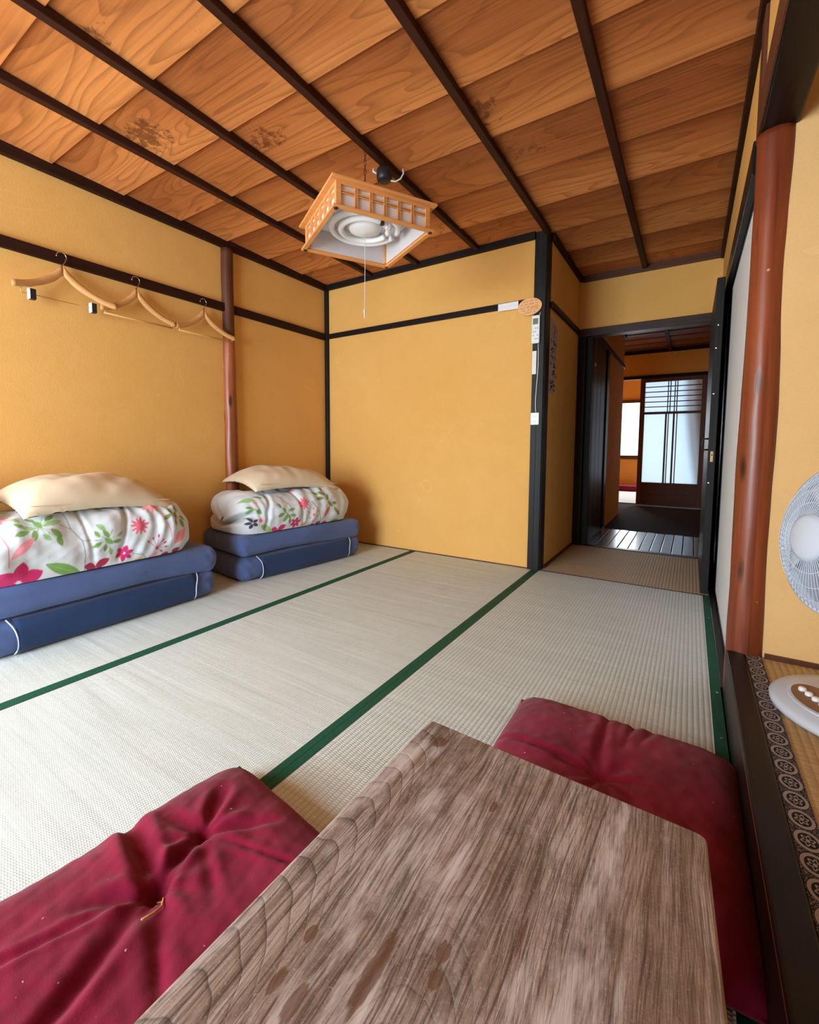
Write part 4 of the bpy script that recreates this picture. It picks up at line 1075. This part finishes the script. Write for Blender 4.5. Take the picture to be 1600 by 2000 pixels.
def paint1(p):
    p.stem([(0.786, 0.56), (0.798, 0.474), (0.832, 0.414), (0.842, 0.339), (0.836, 0.267)], .0013, STM)
    p.stem([(0.832, .414), (.90, .405)], .0011, STM); p.stem([(.798, .474), (.76, .50)], .0011, STM)
    p.stem([(1.173, 0.486), (1.206, 0.405), (1.213, 0.318)], .0014, PK); p.stem([(0.557, 0.524), (0.584, 0.437), (0.579, 0.362)], .0016, PK)
    p.stem([(1.035, 0.315), (1.079, 0.305), (1.104, 0.264)], .0014, STM); p.stem([(1.14, 0.322), (1.104, 0.264)], .0010, CRI)
    p.leaves([(0.624, 0.553), (0.672, 0.547), (0.732, 0.533), (0.745, 0.508), (0.631, 0.516), (0.689, 0.513), (0.721, 0.505), (0.633, 0.48), (0.743, 0.462), (0.709, 0.45), (0.751, 0.429), (0.671, 0.465), (.655, .50)], GR, GRL, .024, 1)
    p.leaves([(0.904, 0.461), (0.887, 0.433), (0.92, 0.43), (0.978, 0.421), (0.885, 0.386), (0.917, 0.368), (0.94, 0.347), (0.93, 0.397), (0.965, 0.391)], GR, GRL, .020, 2)
    p.leaves([(1.223, 0.487), (1.248, 0.463), (1.239, 0.432), (1.276, 0.423), (1.288, 0.45), (1.20, .46), (1.26, .50)], OL, GR, .022, 3)
    p.leaf(.588, .388, .668, .458, .017, PKL)
    p.flower(0.611, 0.285, .085, 6, MAG, .35, .50); p.flower(.50, .30, .08, 6, MAG, .1, .5)
    p.leaf(.699, .340, .826, .268, .024, GR, GRL)
    p.butterfly(.880, .287, .050, CRI); p.flower(.998, .323, .040, 6, MAG, .3, .40)
    p.spiky(1.068, .443, .044, PK); p.spiky(.585, .60, .06, PKL); p.spiky(.545, .555, .045, PK); p.spiky(1.14, .535, .05, PKL); p.spiky(1.19, .56, .035, PK)
    p.sprig(1.14, .325, [(1.101, .363), (1.125, .373), (1.169, .358), (1.185, .324), (1.167, .303), (1.149, .382), (1.18, .345)], MAG)
    p.leaf(1.221, .330, 1.296, .400, .020, PKL); p.ell(1.245, .290, .022, .015, .3, CRI); p.ell(1.187, .280, .020, .012, .2, CRI); p.leaf(1.008, .262, 1.086, .288, .008, OCH)
    p.leaf(1.10, .268, 1.15, .300, .013, PKL)
    p.leaves([(.80, .62), (.84, .64), (.88, .62), (.82, .58)], GRL, GR, .02, 6); p.leaves([(1.0, .60), (1.04, .62), (1.02, .57)], GR, GRL, .02, 7)
def paint2(p):
    p.stem([(1.944, 0.54), (2.008, 0.457), (2.039, 0.354)], .0018, STM); p.stem([(1.764, 0.54), (1.782, 0.481)], .0018, STM); p.stem([(2.181, 0.448), (2.242, 0.371), (2.267, 0.288)], .0018, STM)
    p.leaf(1.70, .545, 1.79, .520, .022, GRL); p.leaf(1.79, .56, 1.84, .53, .012, GR)
    p.leaves([(1.932, 0.457), (1.963, 0.421), (2.018, 0.419), (1.941, 0.391), (1.995, 0.376), (2.028, 0.38), (2.005, 0.342), (1.973, 0.363)], GR, OL, .025, 4)
    p.leaves([(2.232, 0.504), (2.282, 0.491), (2.256, 0.458), (2.321, 0.46), (2.334, 0.414), (2.374, 0.419), (2.387, 0.372), (2.414, 0.35), (2.30, .53)], OL, GR, .026, 5)
    p.leaves([(1.74, 0.465), (1.763, 0.440), (1.744, 0.435), (1.80, 0.420)], GRL, GR, .022, 6)
    p.spiky(2.116, .446, .048, PK); p.sprig(2.192, .36, [(2.156, .381), (2.217, .383), (2.229, .346), (2.168, .337), (2.192, .316), (2.19, .40)], COR)
    p.flower(2.05, .323, .042, 6, MAG, .3, .4); p.butterfly(1.923, .289, .052, MAG); p.flower(1.75, .36, .04, 5, NAV, .6, .4); p.spiky(1.80, .37, .022, PK); p.spiky(1.78, .50, .02, PKL)
    p.leaf(2.287, .330, 2.330, .400, .018, COR); p.butterfly(2.22, .275, .045, CRI); p.ell(2.30, .275, .03, .02, .5, MAG); p.leaf(1.80, .335, 1.88, .285, .02, GRL); p.leaf(2.36, .28, 2.44, .29, .018, GR); p.leaf(2.10, .29, 2.15, .31, .012, OCH)
    p.spiky(2.1, .60, .04, PKL)
quilt('floral_quilt', 'large white folded quilt printed with pink flowers and green leaves, at the left edge', -2.60, -2.150, 0.42, 1.340, 0.279, 0.288, 21, paint1, False, creases=((1.0, .012, .018, .6), (.86, .01, .008, -.4)), dent=(.945, .27))
quilt('floral_quilt', 'smaller white folded quilt with flower print near the back corner', -2.585, -2.115, 1.69, 2.575, 0.284, 0.288, 33, paint2, True, rz=-0.10, pivot=(-2.345, 2.165), creases=((1.86, .014, .016, .5), (2.10, .012, .010, -.4)), dent=(2.155, .29))

# ------------------------------------------------------------------ pillows
def pillow(name, c, ax, ay, h, rot, label, seed, fold=None):
    n = 72
    t = np.linspace(-1, 1, n); U, V = np.meshgrid(t, t, indexing='ij')
    prof = ((1-np.abs(U)**2.6)*(1-np.abs(V)**2.6))
    prof = np.clip(prof, 0, 1)**0.50
    ox = ax*U*(1-0.07*(1-np.abs(U))*0-0.025*np.cos(V*PI/2)*np.abs(U)); oy = ay*V*(1-0.03*np.cos(U*PI/2)*np.abs(V))
    wr = snoise(np.stack([U*ax*10, V*ay*10], -1), 1.6, seed, 3)
    rad = np.sin(np.arctan2(V, U)*13+2*wr)*np.clip(np.hypot(U, V)-.45, 0, 1)*np.clip(1.45-np.hypot(U, V), 0, 1)
    droop = -0.055*np.clip(np.hypot(U, V)-.55, 0, 1)**1.5
    zt = h*prof*(1+.13*wr)+0.006*rad*prof+0.002+droop; zb = -h*.16*prof*(1+.08*wr)-0.002+droop
    R_ = (Matrix.Rotation(rot[2], 3, 'Z') @ Matrix.Rotation(rot[1], 3, 'Y') @ Matrix.Rotation(rot[0], 3, 'X'))
    Rn = np.array(R_)
    top = np.stack([ox, oy, zt], -1); bot = np.stack([ox, oy, zb], -1)
    p = empty(name, c, label, 'pillow', 'cream pillows')
    bb = B(); bb.grid(top @ Rn.T); k0 = len(bb.v); bb.grid(bot[:, ::-1] @ Rn.T)
    o = bb.build('case', 'pillow_cream', p, True, local=True); weld(o, 0.006)
    # open flap line / seam along one long edge
    pts = [tuple(Rn @ np.array([ax*.985*(1-.05*math.cos(v*PI/2)), ay*v*.97, 0.002])) for v in np.linspace(-1, 1, 24)]
    B().tube(pts, 0.0022, 6).build('seam', 'pillow_cream', p, True, local=True)
    return p
pillow('pillow', (-2.372, 0.945, 0.575), 0.205, 0.312, 0.100, (-0.05, 0.09, 0.04), 'plump cream pillow on top of the larger quilt', 3)
pillow('pillow', (-2.44, 0.40, 0.592), 0.18, 0.21, 0.07, (-0.02, 0.05, -0.1), 'second cream pillow cut off by the left edge of the picture', 8)
pillow('pillow', (-2.365, 2.155, 0.578), 0.212, 0.335, 0.090, (-0.05, 0.09, -0.14), 'cream pillow on the smaller quilt in the back corner', 5)

# ------------------------------------------------------------------ floor cushions
def cushion(c, half, h, rz, label, seed, tufts, creases, parent_thread=None, ky=1.0):
    n = 130
    t = np.linspace(-1, 1, n); U, V = np.meshgrid(t, t, indexing='ij')
    X = half*U*(1-.025*np.cos(V*PI/2)*np.abs(U)); Y = half*ky*V*(1-.025*np.cos(U*PI/2)*np.abs(V))
    prof = np.clip((1-np.abs(U)**7)*(1-np.abs(V)**7), 0, 1)**0.5
    zt = h*(.10+.90*prof)
    q = np.stack([X, Y], -1)
    zt = zt + (0.006*snoise(q, 9, seed, 2)+.0016*snoise(q, 40, seed+1, 3)+.0010*snoise(q, 120, seed+2, 2)+.0030*np.abs(snoise(np.stack([X*1.0+Y*.4, Y*.5], -1), 26, seed+11, 2)))*prof
    for (x, y, w, d) in tufts:
        r = np.hypot(X-x, Y-y); zt = zt - d*np.exp(-(r/w)**1.25)
        a = np.arctan2(Y-y, X-x)
        zt = zt + 0.0022*np.sin(a*9+seed+2*snoise(q, 9, seed+4, 2))*np.exp(-((r-.05)/.045)**2)
    for (x0, y0, x1, y1, w, d) in creases:
        e = np.array([x1-x0, y1-y0]); L2 = e@e
        hh = np.clip(((X-x0)*e[0]+(Y-y0)*e[1])/L2, 0, 1)
        wig = .006*snoise(q, 18, seed+9, 2)
        dd = np.hypot(X-x0-hh*e[0], Y-y0-hh*e[1])+wig
        zt = zt - d*np.exp(-(dd/w)**2)*np.sin(np.clip(hh*.9+.05, 0, 1)*PI)**.5 + d*.45*np.exp(-((dd-w*2.2)/(w*1.2))**2)*np.sin(np.clip(hh*.9+.05, 0, 1)*PI)
    zt = zt*np.clip(prof*8, .0, 1)+h*.30*(1-np.clip(prof*8, 0, 1))
    zb = np.full_like(zt, 0.0)+ (h*.30)*(1-np.clip(prof*1.6, 0, 1))
    p = empty('floor_cushion', (c[0], c[1], 0.001), label, 'cushion', 'dark red floor cushions', rot=(0, 0, rz))
    bb = B(); bb.grid(np.stack([X, Y, zt], -1)); bb.grid(np.stack([X, Y, zb], -1)[:, ::-1])
    o = bb.build('cover', 'cushion_red', p, True, local=True); weld(o, .0015)
    if parent_thread:
        def zat(x, y):
            i = int(np.argmin(np.abs(t*half-x))); j = int(np.argmin(np.abs(t*half-y))); return float(zt[i, j])
        pts = [(x, y, zat(x, y)+.004) for x, y in parent_thread]
        B().tube(pts, 0.0014, 6).build('tuft_thread', 'thread_gold', p, True, local=True)
    return p
cushion((-0.628, 0.335), 0.298, 0.098, -0.10, 'dark red floor cushion with gold tuft thread, left of the low table', 4,
        [(-.075, .010, .030, .016), (-.115, .110, .026, .013)],
        [(-.075, .010, -.285, .040, .012, .016), (-.075, .010, -.115, .110, .009, .012), (-.115, .110, .12, .20, .007, .006), (-.075, .010, -.16, -.29, .006, .006),
         (-.075, .010, .10, -.06, .012, .009), (-.075, .010, .02, -.20, .012, .012), (-.115, .110, -.19, .20, .010, .009), (-.115, .110, -.03, .22, .010, .007), (-.115, .11, -.21, .09, .009, .007), (-.115, .11, .02, .06, .009, .006), (-.075, .01, -.13, -.08, .010, .008)],
        [(-.077, .012), (-.066, .018), (-.052, .012), (-.040, .004), (-.036, -.012), (-.034, -.028)])
cushion((-0.134, 1.040), 0.272, 0.092, 0.0, 'plain dark red floor cushion on the far side of the table', 9,
        [(0, 0, .05, .02)], [(-.02, .275, -.015, .0, .010, .010), (.045, .275, .03, .12, .008, .007), (.09, .27, .06, .14, .008, .005), (.0, .0, -.26, .02, .009, .005)], None, 1.09)

# ------------------------------------------------------------------ low table
SCRAPES[:] = [(-.189, .333, .013, .017), (-.053, .247, .006, .013), (-.027, .034, .008, .014), (-.023, .008, .008, .012), (-.079, -.022, .010, .050), (-.158, -.031, .007, .012), (-.128, -.086, .008, .022), (-.156, -.082, .006, .016), (-.012, .155, .0026, .085), (.038, .095, .0022, .030)]
table_mat()
tb = empty('low_table', (TBX, TBY, 0), 'low weathered wooden table in the foreground, grey and scratched', 'table')
zt0 = TBZ-.024
# corners measured in the room: far left, far right, near right, near left
C4 = [(-0.4055, 0.7425), (0.0425, 0.7225), (0.0760, 0.0), (-0.4160, -0.02)]
def outline(rc=0.012, n=5, bow=0.0035):
    pts = []
    for i, p in enumerate(C4):
        p = Vector(p); a = (Vector(C4[i-1])-p).normalized(); b_ = (Vector(C4[(i+1) % 4])-p).normalized()
        for k_ in range(n+1):
            f = k_/n; q = p + a*rc*(1-f)**2 + b_*rc*f**2
            pts.append(q)
    return pts
ol = outline(); no = len(ol)
bb = B()
bb.add([(p.x, p.y, TBZ) for p in ol]+[(p.x, p.y, zt0) for p in ol], [tuple(range(no)), tuple(reversed(range(no, 2*no)))]+[(i, no+i, no+(i+1) % no, (i+1) % no) for i in range(no)])
bb.build('top', 'weathered_table', tb, bevel=0.003, origin=(TBX, TBY, 0))
for (x, y_) in ((-.37, .69), (.01, .675), (.035, .05), (-.375, .035)):
    B().hexa([(x-.018, y_-.018, 0.002), (x+.018, y_-.018, 0.002), (x+.018, y_+.018, 0.002), (x-.018, y_+.018, 0.002), (x-.023, y_-.023, zt0-.0), (x+.023, y_-.023, zt0), (x+.023, y_+.023, zt0), (x-.023, y_+.023, zt0)]).build('leg', 'weathered_table', tb, bevel=0.003)
box('apron', 'weathered_table', -.352, -.012, .675, .693, zt0-.045, zt0, tb)
box('apron', 'weathered_table', -.357, .017, .03, .048, zt0-.045, zt0, tb)
box('apron', 'weathered_table', -.385, -.367, .058, .667, zt0-.045, zt0, tb)
box('apron', 'weathered_table', .012, .030, .073, .652, zt0-.045, zt0, tb)

# ------------------------------------------------------------------ electric fan in the alcove
FC = Vector((0.299, 1.44, 0.597)); fa = math.radians(202.2); tilt = 0.10
nrm = Vector((math.cos(fa)*math.cos(tilt), math.sin(fa)*math.cos(tilt), math.sin(tilt)))
tx = Vector((-math.sin(fa), math.cos(fa), 0)); ty = nrm.cross(tx)
fn = empty('electric_fan', (0.392, 1.478, ZA-.0045), 'white electric fan with wire grille standing in the alcove at the right edge', 'fan')
def fp(a, b_, c): return FC + tx*a + ty*b_ + nrm*c
RG = 0.175
def domez(r, s_):                    # depth of the cage along the normal at radius r
    k_ = (r/RG); return s_*(0.012+0.050*(1-k_**3.0))
bb = B()
for s_ in (1, -1):
    nw = 72 if s_ > 0 else 48
    for i in range(nw):
        a = 2*PI*i/nw; pts = []
        for q in range(7):
            r = 0.052+(RG-.052)*q/6; aa = a + (0.42*(1-q/6) if s_ > 0 else 0)
            pts.append(fp(r*math.cos(aa), r*math.sin(aa), domez(r, s_)))
        bb.tube(pts, 0.0010, 4, False)
    for rr in (0.085, 0.118, 0.15):
        bb.tube([fp(rr*math.cos(a), rr*math.sin(a), domez(rr, s_)) for a in np.linspace(0, 2*PI, 49)], 0.0013, 5, False)
bb.build('grille', 'fan_white', fn, True)
bb = B()
M3 = Matrix((tx, ty, nrm)).transposed()
bb.lathe([(RG-.006, -.013), (RG+.003, -.011), (RG+.004, .011), (RG-.006, .014), (RG-.006, -.013)], 64, FC, M3)
bb.build('rim', 'fan_white', fn, True)
bb = B(); bb.lathe([(0.058, 0.056), (0.057, 0.063), (0.045, 0.069), (0.0, 0.071)], 40, FC, M3); bb.build('hub_badge', 'fan_white', fn, True)['label'] = 'round pale blue-white centre badge'
for i in range(4):
    pts = []; nr, na = 8, 10
    G = np.zeros((nr, na, 3))
    for a_ in range(nr):
        for b_ in range(na):
            r = 0.03+0.125*a_/(nr-1); an = i*PI/2 + (b_/(na-1)-.5)*(1.15-.25*a_/(nr-1))+.3*a_/(nr-1)
            G[a_, b_] = fp(r*math.cos(an), r*math.sin(an), 0.014*(b_/(na-1)-.5)*2.0)
    bb = B(); bb.grid(G); o = bb.build('blade', 'fan_white', fn, True); o.modifiers.new('t', 'SOLIDIFY').thickness = 0.002
bb = B(); bb.lathe([(0.0, -.035), (0.03, -.035), (0.032, .02), (0.0, .03)], 24, FC, M3); bb.build('blade_hub', 'fan_white', fn, True)
bb = B(); bb.lathe([(0.0, -.060), (0.052, -.062), (0.058, -.09), (0.052, -.15), (0.03, -.175), (0.0, -.178)], 32, FC, M3); bb.build('motor_housing', 'fan_white', fn, True)
bx, by = 0.392, 1.478
bb = B(); bb.lathe([(0.017, 0.20), (0.017, 0.48), (0.022, .485), (0.022, .56)], 20, (bx, by, 0)); bb.build('pole', 'fan_white', fn, True)
bb = B(); bb.lathe([(0.0, 0.1625), (0.178, 0.1625), (0.190, 0.165), (0.191, 0.176), (0.180, 0.186), (0.14, 0.197), (0.07, 0.205), (0.03, 0.215), (0.022, .235), (0.0, .235)], 64, (bx, by, 0)); bb.build('base', 'fan_white', fn, True)
# control panel on the base, towards the room
pd = Vector((math.cos(fa), math.sin(fa), 0)); pt = Vector((-pd.y, pd.x, 0)); pc = Vector((bx, by, 0))
def ovalplate(name, mat, d0, ra, rb_, z0, z1, slope):
    bb = B(); n = 40; top = []; bot = []
    for i in range(n):
        a = 2*PI*i/n; q = pc + pd*(d0+ra*math.cos(a)) + pt*(rb_*math.sin(a)); zz = -slope*ra*math.cos(a)
        top.append((q.x, q.y, z1+zz)); bot.append((q.x, q.y, z0+zz))
    bb.add(top+bot, [tuple(range(n)), tuple(reversed(range(n, 2*n)))]+[(i, (i+1) % n, n+(i+1) % n, n+i) for i in range(n)]); return bb.build(name, mat, fn)
ovalplate('panel_rim', 'fan_white', 0.112, 0.046, 0.084, .186, .2035, .20)
ovalplate('control_panel', 'panel_brown', 0.112, 0.039, 0.076, .19, .2050, .20)
for i in range(5):
    q = pc + pd*(0.118) + pt*((i-2)*.0235)
    bb = B(); bb.lathe([(0.0085, 0.199), (0.0085, 0.208), (0.006, .211), (0, .2115)], 14, (q.x, q.y, 0)); bb.build('button', 'white_plastic', fn, True)
